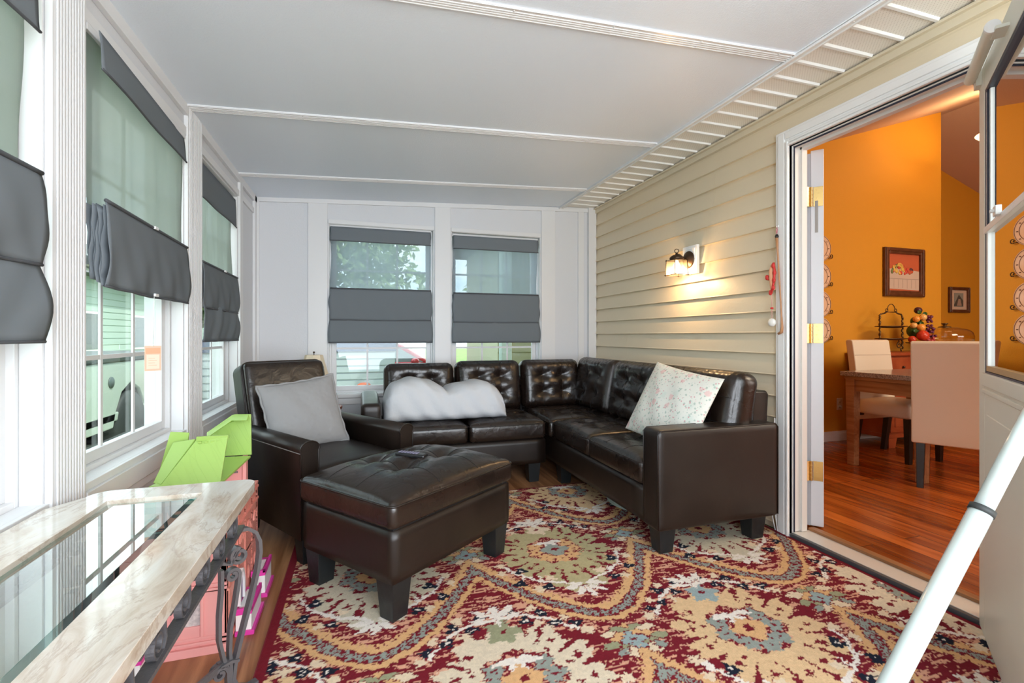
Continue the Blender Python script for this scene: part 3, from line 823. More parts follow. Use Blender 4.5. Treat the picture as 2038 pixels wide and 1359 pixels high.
# ---- ottoman
def make_ottoman():
    r_ = empty('ottoman', (.228, 2.231, .0115), math.radians(37.7))
    tag(r_, 'dark brown tufted leather ottoman standing on the rug with a remote on top', 'ottoman')
    W2, D2 = .37, .285
    for sx in (-1, 1):
        for sy in (-1, 1): leg(r_, sx*(W2-.055), sy*(D2-.055), 0, .150, .036, .047)
    vs, fs = block((W2, D2, .10), .010, (10,10,4)); MB().add(vs, fs, True, T3((0,0,.245))).build('storage_box', LEATHER_T, r_)
    S = MB(); S.box((-W2+.012,-D2+.012,.33),(W2-.012,D2-.012,.362)); S.build('lid_gap', CORE, r_)
    tf = tufted([(-.30,-.20),(.34,-.20),(-.30,.44),(.34,.44)], .074, .060, .20, (), (), .0035, 1.35, 3.0)
    lid = cushion('lid_cushion', LEATHER, r_, (W2+.014, D2+.014, .052), .030, T3((0,0,.400)), (84,70,8), top=tf, su=(-.30,.34), sv=(-.20,.44))
    piping('piping', lid, rrect(W2+.013, D2+.013, .03, .438), .0042)
    for a in (-.30, .34):
        for b in (-.20, .44):
            S = MB(); S.sphere((a*(W2+.014), b*(D2+.014), .4655), .011, 10, 6, (1,1,.45)); S.build('button', LEATHER_T, lid)
    return r_
ott = make_ottoman()

# ---- remote
rm = empty('remote_control', (.222, 2.225, .0), math.radians(-28)); rm.location.z = .525
rm.rotation_euler = (0, math.radians(2), math.radians(-33))
tag(rm, 'black slim remote control lying on the tufted ottoman', 'remote')
S = MB(); vs, fs = block((.072,.023,.009), .006, (10,6,4)); S.add(vs, fs, True); S.build('casing', mat('remote_black', (.012,.012,.014), .25), rm)
for i in range(7):
    for j in range(3):
        S = MB(); S.box((-.060+i*.014, -.014+j*.0115, .0085),(-.051+i*.014, -.0065+j*.0115, .0108)); S.build('button', mat('remote_button', (.55,.52,.6) if (i+j)%3 else (.7,.7,.75), .4) if False else (bpy.data.materials.get('remote_button') or mat('remote_button', (.22,.20,.30), .4)), rm)

# ---- armchair
def make_armchair():
    r_ = empty('armchair', (.008, 2.529, .0115), math.radians(33))
    tag(r_, 'dark brown leather armchair behind the ottoman, grey pillow on its seat', 'armchair')
    W = .32
    for sx in (-1, 1):
        for yy in (.055, .66): leg(r_, sx*(W-.055), yy, 0, .125, .03, .04)
    vs, fs = block((W-.075, .34, .115), .012, (8,10,4)); MB().add(vs, fs, True, T3((0,.36,.235))).build('seat_base', LEATHER_T, r_)
    cushion('seat', LEATHER_T, r_, (W-.078, .33, .055), .03, T3((0,.345,.375)), (24,24,6), top=tufted([], .028, 0))
    for s in (-1, 1):
        S = MB()
        # arm: slab with rolled top running front to back
        n = 12; prof = []
        w_, zt = .043, .555
        pr = [(-w_, .125), (-w_, zt-.03)] + [(-(w_+.006)*math.cos(PI*k/n), zt-.02+.038*math.sin(PI*k/n)) for k in range(n+1)] + [(w_, zt-.03), (w_, .125)]
        S.prism([(p[0]+s*(W-.043), p[1]) for p in pr[::-1]], .0, .74, 'y', smooth=True)
        arm = S.build('armrest', LEATHER_T, r_, merge=True)
        # piping round the front panel and the seam under the roll
        pts = [(p[0]*.97+s*(W-.043), -.001, p[1]) for p in pr]
        MB().tube(pts, .0038, 6).build('piping', LEATHER_T, arm)
        MB().tube([(s*(W+.001), .0, zt-.035),(s*(W+.001), .74, zt-.035)], .0022, 6).build('piping', mat('pale_stitch', (.16,.14,.13), .6), arm)
    # reclined backrest: slab with rounded top corners
    M = T3((-.045,.60,.40)) @ R3(math.radians(-17),0,0)
    def plate(y0, y1, hw, z0, z1, rc=.05):
        pts = [(-hw, z0)] + [(-hw+rc-rc*math.cos(PI/2*k/6), z1-rc+rc*math.sin(PI/2*k/6)) for k in range(7)] + [(hw-rc+rc*math.sin(PI/2*k/6), z1-rc+rc*math.cos(PI/2*k/6)) for k in range(7)] + [(hw, z0)]
        return pts
    hw = .247
    S = MB(); S.prism(plate(0,0,hw,-.22,.535), .0, .115, 'y', M); S.build('backrest', LEATHER_T, r_, bevel=.012, bseg=3)
    vs, fs = block((hw-.012, .03, .262), .028, (20,6,20)); 
    MB().add(vs, fs, True, M @ T3((0,-.008,.262))).build('back_cushion', LEATHER, r_)
    piping('piping', r_, [(p[0]*.985, .0, p[1]-.004) for p in plate(0,0,hw,.0,.535)], .004, M, closed=False)
    return r_
chair = make_armchair()

# ---- sofa pieces
def seat_cushion(parent, x0, x1, y0, y1, z0, z1, tufts, nm='seat_cushion', axis=None):
    he = ((x1-x0)/2-.003, (y1-y0)/2-.003, (z1-z0)/2)
    c = ((x0+x1)/2, (y0+y1)/2, (z0+z1)/2)
    tf = tufted(tufts, .034, .030, .22, (), (), .0015, 1.3, 4)
    o = cushion(nm, LEATHER, parent, he, .028, T3(c), (44,44,6), top=tf, su=(-.33,.33), sv=(-.33,.33))
    piping('piping', o, rrect(he[0], he[1], .028, c[2]+he[2]-.018) and [(p[0]+c[0], p[1]+c[1], p[2]) for p in rrect(he[0]+.001, he[1]+.001, .03, c[2]+he[2]-.016)], .0032)
    return o
TU = [(-.33,-.33),(.33,-.33),(-.33,.33),(.33,.33)]
def back_cushion(parent, cx, cy, z0, z1, w_, th, rz, tilt, tufts=TU, nm='back_cushion'):
    """stands upright; front faces local -y; rz turns it"""
    M = T3((cx, cy, z0)) @ R3(0,0,rz) @ R3(math.radians(-tilt),0,0) @ T3((0,0,(z1-z0)/2))
    tf0 = tufted(tufts, .048, .052, .25, (), (), .002, 1.4, 3.0)
    def tf(u, v): 
        wr = .0035*math.sin(u*38+v*3)*max(0, v-.55)/.45 + .003*math.sin(u*45)*max(0, -v-.6)/.4
        return tf0(u, v)+wr
    return cushion(nm, LEATHER, parent, (w_/2-.002, th/2, (z1-z0)/2), .06, M, (48,8,44), front=tf, su=(-.33,.33), sv=(-.30,.32))

def make_corner_sofa():
    r_ = empty('corner_sofa', (1.70, 3.0, 0)); r_.location = (0,0,0)
    tag(r_, 'dark brown tufted leather sofa section running along the siding wall, floral pillow on it', 'sofa')
    XF, XB_, YF, YE = 1.335, 2.06, 1.935, 4.08
    for x, y in ((XF+.085, YF+.09),(XB_-.085, YF+.09),(XF+.085, 3.22),(XB_-.085, YE-.1)): leg(r_, x, y, .011 if y < 3 else 0, .145, .036, .048)
    vs, fs = block(((XB_-XF)/2, (YE-YF-.13)/2, .09), .010, (6,10,4)); MB().add(vs, fs, True, T3(((XF+XB_)/2+.004, (YE+YF+.13)/2, .235))).build('seat_base', LEATHER_T, r_)
    # arm slab
    vs, fs = block(((XB_-XF)/2, .065, .240), .016, (20,10,16))
    arm = MB().add(vs, fs, True, T3(((XF+XB_)/2, YF+.065, .380))).build('armrest', LEATHER_T, r_)
    e = .003
    MB().tube([(XF-e+.008, YF+.004, .15),(XF-e+.004, YF+.004, .60),(XF+.02, YF+.004, .617),(XB_-.02, YF+.004, .617),(XB_-.003, YF+.004, .60),(XB_-.003, YF+.004, .15)], .0035, 6).build('piping', LEATHER_T, arm)
    MB().tube([(XF-e+.008, YF+.126, .15),(XF-e+.004, YF+.126, .60),(XF+.02, YF+.126, .617),(XB_-.02, YF+.126, .617)], .003, 6).build('piping', LEATHER_T, arm)
    # back frame
    S = MB(); S.prism([(1.945,.15),(2.062,.15),(2.100,.755),(2.085,.775),(1.995,.775)], YF+.10, YE, 'y'); S.build('back_frame', LEATHER_T, r_, bevel=.012, bseg=3)
    S = MB(); S.prism([(3.955,.15),(YE,.15),(YE+.02,.76),(4.0,.76)], XF, 1.95, 'x'); S.build('back_frame', LEATHER_T, r_, bevel=.010)
    seat_cushion(r_, XF-.012, 1.90, 2.068, 2.655, .325, .452, TU)
    seat_cushion(r_, XF-.012, 1.90, 2.655, 3.225, .325, .452, TU)
    seat_cushion(r_, XF-.030, 1.90, 3.225, 3.86, .325, .452, TU)
    for ya, yb in ((1.985,2.63),(2.63,3.265),(3.265,3.90)):
        back_cushion(r_, 1.855, (ya+yb)/2, .448, .885, yb-ya, .16, -PI/2, 11)
    back_cushion(r_, 1.575, 3.86, .448, .865, .545, .15, 0, 9)
    return r_
make_corner_sofa()
def make_loveseat():
    r_ = empty('loveseat_sofa', (0,0,0))
    tag(r_, 'dark brown tufted leather sofa section under the back windows, white comforter on it', 'sofa')
    XA, XE, YF, YE = .0, 1.285, 3.235, 4.07
    for x, y in ((XA+.085, YF+.085),(XE-.075, YF+.085),(XA+.085, YE-.09),(XE-.085, YE-.09)): leg(r_, x, y, 0, .145, .036, .048)
    vs, fs = block(((XE-XA)/2, (YE-YF)/2, .09), .010, (10,6,4)); MB().add(vs, fs, True, T3(((XA+XE)/2, (YF+YE)/2, .235))).build('seat_base', LEATHER_T, r_)
    vs, fs = block((.065, (YE-YF)/2, .24), .03, (10,16,12)); MB().add(vs, fs, True, T3((XA+.065, (YF+YE)/2-.002, .385))).build('armrest', LEATHER_T, r_)
    S = MB(); S.prism([(3.93,.15),(YE,.15),(YE+.015,.715),(3.985,.715)], XA+.19, XE, 'x'); S.build('back_frame', LEATHER_T, r_, bevel=.012)
    seat_cushion(r_, XA+.132, .712, YF-.015, 3.86, .325, .452, TU); seat_cushion(r_, .712, XE, YF-.015, 3.86, .325, .452, TU)
    back_cushion(r_, .445, 3.835, .448, .852, .555, .16, 0, 9); back_cushion(r_, 1.010, 3.835, .448, .864, .555, .16, 0, 9)
    return r_
make_loveseat()

# ---- pillows
def pillow(name, mtl, M, w_, h_, th, parent=None, pinch=.06, n=26, ruff=0):
    vs = []; fs = []
    def pos(u, v, s):
        e = (1-abs(u)**2.4)*(1-abs(v)**2.4)
        x = u*w_/2*(1-pinch*(1-v*v)); z = v*h_/2*(1-pinch*(1-u*u))
        y = s*th/2*max(e, 0)**.55 + .004*math.sin(u*9+v*5)*e
        return (x, y, z)
    for s in (-1, 1):
        b = len(vs)
        for i in range(n+1):
            for j in range(n+1): vs.append(pos(math.sin((-1+2*i/n)*PI/2), math.sin((-1+2*j/n)*PI/2), s))
        for i in range(n):
            for j in range(n):
                q = (b+i*(n+1)+j, b+(i+1)*(n+1)+j, b+(i+1)*(n+1)+j+1, b+i*(n+1)+j+1)
                fs.append(q if s < 0 else q[::-1])
    o = MB().add(vs, fs, True, M).build(name, mtl, parent, merge=True)
    if ruff:
        pts = []
        for k in range(4):
            for i in range(30):
                t = -1+2*i/30
                u, v = ((t,-1),(1,t),(-t,1),(-1,-t))[k]
                p = pos(u, v, 0); rr = 1+.013*math.sin(i*1.05)
                pts.append((p[0]*rr*1.012, 0, p[2]*rr*1.012))
        MB().tube(pts, .0065, 6, M, closed=True).build('scalloped_trim', mtl, o)
    return o
def quilt_mat():
    m = mat('grey_quilted_cotton', (.27,.268,.272), .95, spec=.15); t = m.node_tree; L = t.links.new; p = t.nodes['Principled BSDF']
    tcn = t.nodes.new('ShaderNodeTexCoord'); v = t.nodes.new('ShaderNodeTexVoronoi'); v.feature = 'SMOOTH_F1'; v.inputs['Scale'].default_value = 38
    n = t.nodes.new('ShaderNodeTexNoise'); n.inputs['Scale'].default_value = 500
    b = t.nodes.new('ShaderNodeBump'); b.inputs['Strength'].default_value = .5; b.inputs['Distance'].default_value = .006
    b2 = t.nodes.new('ShaderNodeBump'); b2.inputs['Strength'].default_value = .3; b2.inputs['Distance'].default_value = .002
    L(tcn.outputs['Object'], v.inputs['Vector']); L(tcn.outputs['Object'], n.inputs['Vector']); L(v.outputs['Distance'], b.inputs['Height']); L(n.outputs['Fac'], b2.inputs['Height'])
    L(b.outputs[0], b2.inputs['Normal']); L(b2.outputs[0], p.inputs['Normal']); return m
Mc = T3((.008,2.529,.01)) @ R3(0,0,math.radians(33))
gp = pillow('throw_pillow', quilt_mat(), Mc @ T3((-.062,.470,.622)) @ R3(math.radians(-19),math.radians(-6),math.radians(-6)), .415, .395, .13, ruff=1)
tag(gp, 'grey quilted pillow with scalloped edge leaning on the armchair back', 'pillow')
def floral_mat():
    m = mat('floral_cotton', (.78,.76,.68), .9, spec=.15, bump=(300,.15)); t = m.node_tree; L = t.links.new; p = t.nodes['Principled BSDF']
    tcn = t.nodes.new('ShaderNodeTexCoord')
    def patch(scale, thr, wid, seed):
        mp = t.nodes.new('ShaderNodeMapping'); mp.inputs['Location'].default_value = (seed, seed*.7, seed*1.3)
        v = t.nodes.new('ShaderNodeTexVoronoi'); v.inputs['Scale'].default_value = scale
        n = t.nodes.new('ShaderNodeTexNoise'); n.inputs['Scale'].default_value = 70
        a = t.nodes.new('ShaderNodeMath'); a.operation = 'MULTIPLY_ADD'; a.inputs[1].default_value = .35
        r = t.nodes.new('ShaderNodeMapRange'); r.inputs['From Min'].default_value = thr; r.inputs['From Max'].default_value = thr-wid
        L(tcn.outputs['Object'], mp.inputs[0]); L(mp.outputs[0], v.inputs['Vector']); L(tcn.outputs['Object'], n.inputs['Vector'])
        L(n.outputs['Fac'], a.inputs[0]); L(v.outputs['Distance'], a.inputs[2]); L(a.outputs[0], r.inputs['Value']); return r.outputs[0]
    last = None; col = (.79,.78,.70,1)
    for sc_, th, wd, sd_, c in ((10,.50,.16,1.7,(.66,.72,.64,1)),(42,.46,.06,3.1,(.38,.48,.40,1)),(12,.40,.05,5.3,(.80,.50,.47,1)),(46,.40,.06,5.3,(.64,.24,.27,1)),(60,.34,.05,9.3,(.40,.50,.46,1))):
        mx = t.nodes.new('ShaderNodeMix'); mx.data_type = 'RGBA'; mx.inputs[7].default_value = c
        if last is None: mx.inputs[6].default_value = col
        else: L(last, mx.inputs[6])
        s = patch(sc_, th, wd, sd_); ml = t.nodes.new('ShaderNodeMath'); ml.operation = 'MULTIPLY'; ml.inputs[1].default_value = .7; L(s, ml.inputs[0]); L(ml.outputs[0], mx.inputs[0]); last = mx.outputs[2]
    L(last, p.inputs['Base Color']); return m
# corners measured on the sofa: bottom-left, top-left, top-right
bl, tl, tr = Vector((1.56,2.615,.50)), Vector((1.765,2.55,.905)), Vector((1.785,2.00,.845))
xa = (tr-tl); xa_l = xa.length; xa.normalize(); za = (tl-bl); za_l = za.length; ya = za.normalized().cross(xa).normalized(); za = xa.cross(ya)
Mf = Matrix((( xa.x, ya.x, za.x, 0),(xa.y, ya.y, za.y, 0),(xa.z, ya.z, za.z, 0),(0,0,0,1)))
cen = (tl+bl)/2 + (tr-tl)/2
fp = pillow('throw_pillow', floral_mat(), T3(cen) @ Mf, .56, .46, .13, pinch=.05)
tag(fp, 'cream pillow with small pink flowers leaning in the corner sofa', 'pillow')

# ---- folded comforter: two soft lobes
def comforter():
    S = MB(); n = 64; m_ = 30; vs = []; fs = []
    x0, x1 = .150, 1.02
    for i in range(n+1):
        u = i/n; x = x0+(x1-x0)*u
        ku = (0,.02,.06,.12,.20,.30,.38,.45,.50,.56,.66,.76,.86,.93,.975,1.0); kh = (.13,.20,.255,.285,.298,.296,.275,.240,.222,.236,.258,.268,.262,.225,.165,.06)
        H = float(np.interp(u, ku, kh)); endr = min(1, (u/.05))**.5 * min(1, ((1-u)/.10))**.5
        dep = .185*(.70+.30*endr)
        for k in range(m_):
            a = 2*PI*k/m_; ca, sa = math.cos(a), math.sin(a)
            yy = dep*math.copysign(abs(ca)**.62, ca); zz = H*(.5+.5*math.copysign(abs(sa)**.70, sa))
            zz += .006*math.sin(u*34+ca*3)*max(0, sa) ; yy += .006*math.sin(u*40+sa*6)
            # folded edge line across the front face
            zr = zz/max(H, 1e-3); yy += .010*math.exp(-((zr-.34)/.045)**2)*(1 if ca < 0 else 0)
            yy += .012*math.exp(-((zr-.66)/.04)**2)*(1 if ca < 0 else 0)*(1 if u > .5 else .4)
            vs.append((x, 3.46+yy+.05*zr-.010*math.exp(-((u-.50)/.02)**2)*zr, .470+zz-.012*math.exp(-((u-.50)/.014)**2)*max(0, sa)))
    for i in range(n):
        for k in range(m_):
            k2 = (k+1) % m_; fs.append((i*m_+k, i*m_+k2, (i+1)*m_+k2, (i+1)*m_+k))
    fs.append(tuple(range(m_-1, -1, -1))); fs.append(tuple(n*m_+k for k in range(m_)))
    S.add(vs, fs, True); o = S.build('comforter', mat('white_comforter_cotton', (.54,.555,.58), .95, spec=.1, bump=(26,.35)), None)
    tag(o, 'white folded comforter lying across the sofa section under the windows', 'comforter')
comforter()

# ================================================================== ROMAN SHADES
def sheet(fn, nu, nz, thick=.0016):
    """surface fn(a,b)->(u,d,z), a,b in 0..1, with a little thickness"""
    vs = []; fs = []
    for i in range(nu+1):
        for j in range(nz+1): vs.append(fn(i/nu, j/nz))
    for i in range(nu):
        for j in range(nz): fs.append((i*(nz+1)+j, (i+1)*(nz+1)+j, (i+1)*(nz+1)+j+1, i*(nz+1)+j+1))
    return vs, fs
def shade(label, side, u0, u1, ztop, zhead, zf, zfold, zbot, ds, d0, d1, sheer, clipu=None, cord=None, wob=1):
    if side == 'left': MP = lambda u, d, z: (XL+d, u, z)
    else: MP = lambda u, d, z: (u, YB-d, z)
    root = empty('roman_shade', MP((u0+u1)/2, 0, ztop)); o_ = root.location
    tag(root, label, 'window shade', None)
    loc = lambda p: tuple(Vector(MP(*p))-o_)
    def put(nm, fn, nu, nz, m, parent=root, th=.002):
        vs, fs = sheet(fn, nu, nz); S = MB(); S.add([loc(p) for p in vs], fs, True)
        o = S.build(nm, m, parent); md = o.modifiers.new('solid', 'SOLIDIFY'); md.thickness = th; md.offset = 0; return o
    dd = lambda a: d0+(d1-d0)*a
    ph = u0*7
    S = MB(); 
    a, b = loc((u0-.006, ds-.012, ztop-.004)), loc((u1+.006, ds+.012, ztop+.018)); S.box([min(a[i], b[i]) for i in range(3)], [max(a[i], b[i]) for i in range(3)]); S.build('headrail', WHITE, root, bevel=.002)
    U = lambda a: u0+(u1-u0)*a
    # see-through upper panel
    put('sheer_panel', lambda a, b: (U(a)*1.0+(.006*math.sin(b*7+ph) if a in (0, 1) else 0), ds+(.006*math.sin(a*23+ph+b*2)+.004*math.sin(a*47+ph*2-b*3))*wob*(.25+.75*b), ztop-(ztop-zf+.02)*b), 48, 16, sheer, th=.0008)
    # valance
    def val(a, b): return (U(a)+(.004*math.sin(b*5) if a in (0,1) else 0), dd(a)*.9+.003*math.sin(a*9+ph)*b*wob-.010*(1-b), ztop-(ztop-zhead)*b)
    v_ = put('valance', val, 40, 6, SHADE)
    MB().tube([loc((U(k/20), dd(k/20)*.9+.003*math.sin(k/20*9+ph)*wob, zhead+.002)) for k in range(21)], .004, 6).build('hem', HEM, v_)
    # folds stacked behind the front flap
    def stack(a, b):
        k = b*6; i = int(min(k, 5.999)); f = k-i
        zt, zb_ = zf-.012, zfold+.012+.012*math.sin(i*2.1)
        z = zt+(zb_-zt)*(f if i % 2 == 0 else 1-f)
        d = ds+.006+(dd(a)-ds-.010)*(k/6)+.003*math.sin(z*60+i)
        return (U(a)+.004*math.sin(i*3+z*25) if a in (0,1) else U(a), d, z)
    put('folded_stack', stack, 16, 48, SHADE)
    # front flap
    def flap(a, b):
        sag = (.006*math.sin(a*PI*2+ph) + .010*math.exp(-((a-.55)/.3)**2))*b*wob
        pin = .010*math.sin(b*PI)*(1 if a > .5 else -1)*(abs(a-.5)*2)**8
        return (U(a)+pin+(.004*math.sin(b*11) if a in (0,1) else 0), dd(a)+.012*math.sin(b*PI*.9)+(.005*math.sin(a*17+b*4+ph)+.003*math.sin(a*37-b*6+ph))*b*wob, zf-(zf-zfold)*b-sag*.4)
    f_ = put('front_panel', flap, 44, 14, SHADE)
    MB().tube([loc((U(k/20), dd(k/20)+.002, zf)) for k in range(21)], .006, 8).build('rod_pocket', HEM, f_)
    MB().tube([loc(flap(k/24, 1.0)) for k in range(25)], .0045, 6).build('hem', HEM, f_)
    if zbot:
        def low(a, b):
            pin = .016*math.sin(b*PI*.7)*(1 if a > .5 else -1)*(abs(a-.5)*2)**8
            return (U(a)+pin, dd(a)*.8-.004+.022*math.sin(b*PI*.75)+(.004*math.sin(a*14+ph+b*3)+.003*math.sin(a*29+b*7))*wob, zfold+.03-(zfold+.03-zbot)*b)
        l_ = put('lower_panel', low, 40, 12, SHADE)
        MB().tube([loc(low(k/24, 1.0)) for k in range(25)], .0045, 6).build('hem', HEM, l_)
    if clipu is not None:
        for zc_ in ((zf,) if zbot else (zf, zfold+.004)):
            a = loc((clipu-.016, dd(.5)+.006, zc_-.006)); b = loc((clipu+.016, dd(.5)+.014, zc_+.006))
            S = MB(); S.box([min(a[i], b[i]) for i in range(3)], [max(a[i], b[i]) for i in range(3)]); S.build('cord_clip', CLEARP, f_, bevel=.002)
    if cord:
        uc, zc_ = cord
        S = MB(); S.tube([loc((uc, dd(.5)*.6+.02, zfold)), loc((uc, dd(.5)*.6+.016, zc_+.0))], .0013, 6)
        S.sphere(loc((uc, dd(.5)*.6+.016, zc_-.002)), .004, 8, 6); c_ = S.build('pull_cord', CLEARP, root)
        S = MB(); w_ = .026; d_ = dd(.5)*.6+.016; MT = T3(loc((uc, d_, zc_))) @ R3(0, 0, math.radians(28))
        for mi, hw, z0_, z1_, dx in ((0, w_, -.100, -.004, 0),(1, w_-.003, -.034, -.012, .0005),(2, w_-.006, -.092, -.038, .0005),(1, w_-.010, -.026, -.019, .001)):
            S.cur = mi; S.box((-hw, -.0008-dx, z0_), (hw, .0008+dx, z1_), MT)
        S.cur = 1
        for q in range(4): S.box((-.014, -.0016, -.052-.009*q), ((.012 if q % 2 else .006), .0016, -.0508-.009*q), MT)
        S.build('warning_tag', [mat('tag_card', (.66,.44,.32), .6), mat('tag_orange_print', (.78,.34,.20), .6), mat('tag_cream', (.66,.58,.46), .6)], c_)
    return root
shade('grey roman shade on the left windows, nearest the camera and cut by the frame', 'left', .72, 1.50, 1.99, 1.83, 1.478, 1.245, 1.055, .000, .036, .034, SHEERG)
shade('grey roman shade with a hanging warning tag, on the large middle left window', 'left', 1.765, 2.60, 2.0, 1.882, 1.484, 1.222, None, .002, .056, .020, SHEERG, clipu=2.17, cord=(2.165, 1.035))
shade('grey roman shade on the left wall window next to the corner behind the armchair', 'left', 2.86, 3.625, 1.985, 1.795, 1.459, 1.222, 1.04, -.030, .012, .006, SHEERG, clipu=3.28)
shade('grey roman shade on the back wall window behind the white comforter', 'back', -.240, .585, 1.975, 1.855, 1.462, 1.20, 1.012, -.028, .014, .014, SHEER, wob=.5)
shade('grey roman shade on the back wall window closer to the siding wall', 'back', .785, 1.590, 1.965, 1.845, 1.450, 1.19, 1.010, -.028, .014, .014, SHEER, wob=.5)

# ================================================================== CONSOLE TABLE
def marble_mat():
    m = mat('beige_marble', (.72,.66,.58), .10, spec=.7); t = m.node_tree; L = t.links.new; p = t.nodes['Principled BSDF']
    tcn = t.nodes.new('ShaderNodeTexCoord')
    mp = t.nodes.new('ShaderNodeMapping'); mp.inputs['Rotation'].default_value = (0,0,-.75); mp.inputs['Scale'].default_value = (3.4,1.0,2)
    n = t.nodes.new('ShaderNodeTexNoise'); n.inputs['Scale'].default_value = 4.5; n.inputs['Detail'].default_value = 9; n.inputs['Roughness'].default_value = .62; n.inputs['Distortion'].default_value = .9
    r = t.nodes.new('ShaderNodeValToRGB'); e = r.color_ramp.elements
    e[0].position = .30; e[0].color = (.42,.33,.25,1); e[1].position = .70; e[1].color = (.70,.67,.62,1)
    q = e.new(.40); q.color = (.54,.45,.36,1); q = e.new(.50); q.color = (.63,.56,.48,1); q = e.new(.58); q.color = (.66,.62,.56,1)
    n2 = t.nodes.new('ShaderNodeTexNoise'); n2.inputs['Scale'].default_value = 2.2; n2.inputs['Detail'].default_value = 10; n2.inputs['Roughness'].default_value = .68; n2.inputs['Distortion'].default_value = .6
    ab = t.nodes.new('ShaderNodeMath'); ab.operation = 'SUBTRACT'; ab.inputs[1].default_value = .5
    a2 = t.nodes.new('ShaderNodeMath'); a2.operation = 'ABSOLUTE'; mr = t.nodes.new('ShaderNodeMapRange'); mr.inputs['From Min'].default_value = .0; mr.inputs['From Max'].default_value = .022; mr.inputs['To Min'].default_value = .55; mr.inputs['To Max'].default_value = 0
    mx = t.nodes.new('ShaderNodeMix'); mx.data_type = 'RGBA'; mx.inputs[7].default_value = (.40,.30,.23,1)
    L(tcn.outputs['Object'], mp.inputs[0]); L(mp.outputs[0], n.inputs['Vector']); L(mp.outputs[0], n2.inputs['Vector']); L(n.outputs['Fac'], r.inputs['Fac'])
    L(n2.outputs['Fac'], ab.inputs[0]); L(ab.outputs[0], a2.inputs[0]); L(a2.outputs[0], mr.inputs['Value']); L(mr.outputs[0], mx.inputs[0]); L(r.outputs[0], mx.inputs[6]); L(mx.outputs[2], p.inputs['Base Color']); return m
def spiral(c, r0, r1, turns, a0, u, v, n=28):
    """spiral in the plane of u,v around c, from radius r0 at angle a0 winding in to r1"""
    pts = []
    for k in range(n+1):
        t = k/n; a = a0+turns*2*PI*t; r = r0+(r1-r0)*t
        pts.append(Vector(c)+Vector(u)*(r*math.cos(a))+Vector(v)*(r*math.sin(a)))
    return pts
def console():
    TX0, TX1, TY0, TY1, TZ = -.772, -.308, .36, 1.655, .626
    r_ = empty('console_table', ((TX0+TX1)/2, (TY0+TY1)/2, 0)); o_ = r_.location
    tag(r_, 'long marble topped console table with scrolled iron legs under the left windows', 'table')
    l = lambda x, y, z: (x-o_.x, y-o_.y, z)
    GX0, GX1, GY0, GY1 = -.650, -.428, .50, 1.553
    MAR_ = marble_mat()
    # top: ring around the glass, with clipped and rounded outer corners
    n = 6; outer = []
    for cx, cy, a0, rr in ((TX1-.035, TY1-.035, 0, .035),(TX0+.10, TY1-.05, 90, .05),(TX0+.05, TY0+.05, 180, .05),(TX1-.05, TY0+.05, 270, .05)):
        for k in range(n+1):
            a = math.radians(a0+90*k/n); outer.append((cx+rr*math.cos(a), cy+rr*math.sin(a)))
    outer.insert(2*(n+1), (TX0, TY1-.13))
    bm = bmesh.new()
    ov = [bm.verts.new(l(x, y, TZ)) for x, y in outer]; iv = [bm.verts.new(l(x, y, TZ)) for x, y in ((GX1,GY1),(GX0,GY1),(GX0,GY0),(GX1,GY0))]
    eo = [bm.edges.new((ov[i], ov[(i+1) % len(ov)])) for i in range(len(ov))]; ei = [bm.edges.new((iv[i], iv[(i+1) % 4])) for i in range(4)]
    bmesh.ops.triangle_fill(bm, use_beauty=True, edges=eo+ei)
    bmesh.ops.recalc_face_normals(bm, faces=bm.faces)
    if sum(f.normal.z for f in bm.faces) < 0: bmesh.ops.reverse_faces(bm, faces=bm.faces)
    ret = bmesh.ops.extrude_face_region(bm, geom=list(bm.faces)); 
    for v_ in [g for g in ret['geom'] if isinstance(g, bmesh.types.BMVert)]: v_.co.z -= .030
    bmesh.ops.recalc_face_normals(bm, faces=bm.faces)
    me = bpy.data.meshes.new('tabletop'); bm.to_mesh(me); bm.free(); me.materials.append(MAR_)
    top = bpy.data.objects.new('tabletop', me); COL.objects.link(top); top.parent = r_
    b = top.modifiers.new('bevel', 'BEVEL'); b.width = .009; b.segments = 3; b.limit_method = 'ANGLE'; b.angle_limit = math.radians(50)
    # glass inset with a bevelled green rim
    S = MB(); zt = TZ-.003; bw = .024
    S.box(l(GX0+bw, GY0+bw, zt-.006), l(GX1-bw, GY1-bw, zt-.005)); g = S.build('glass_inset', TGLASS, r_)
    S = MB(); A = [(GX0,GY0),(GX1,GY0),(GX1,GY1),(GX0,GY1)]; B = [(GX0+bw,GY0+bw),(GX1-bw,GY0+bw),(GX1-bw,GY1-bw),(GX0+bw,GY1-bw)]
    for i in range(4):
        j = (i+1) % 4; S.add([l(*A[i], zt-.009), l(*A[j], zt-.009), l(*B[j], zt-.005), l(*B[i], zt-.005)], [(0,1,2,3)])
    S.build('glass_bevel', GBEV, g)
    S = MB(); e = .002
    for i in range(4):
        j = (i+1) % 4; x0, x1 = sorted((A[i][0], A[j][0])); y0, y1 = sorted((A[i][1], A[j][1])); e2 = e if i % 2 else -e; S.box(l(x0-(e if i%2 else -e), y0-e, zt-.016), l(x1+(e if i%2 else -e), y1+e, zt-.0085-.0002*i))
    S.build('glass_edge', GEDGE, g)
    S = MB()
    for a, b in (((GX0-.012,GY0-.012),(GX0+.006,GY1+.012)),((GX1-.006,GY0-.012),(GX1+.012,GY1+.012)),((GX0+.006,GY0-.012),(GX1-.006,GY0+.006)),((GX0+.006,GY1-.006),(GX1-.006,GY1+.012))): S.box(l(*a, TZ-.045), l(*b, TZ-.030))
    S.build('inset_ledge', IRON, r_)
    # scrolled apron: a flat rail below the top and a row of S scrolls between
    ZR = .500
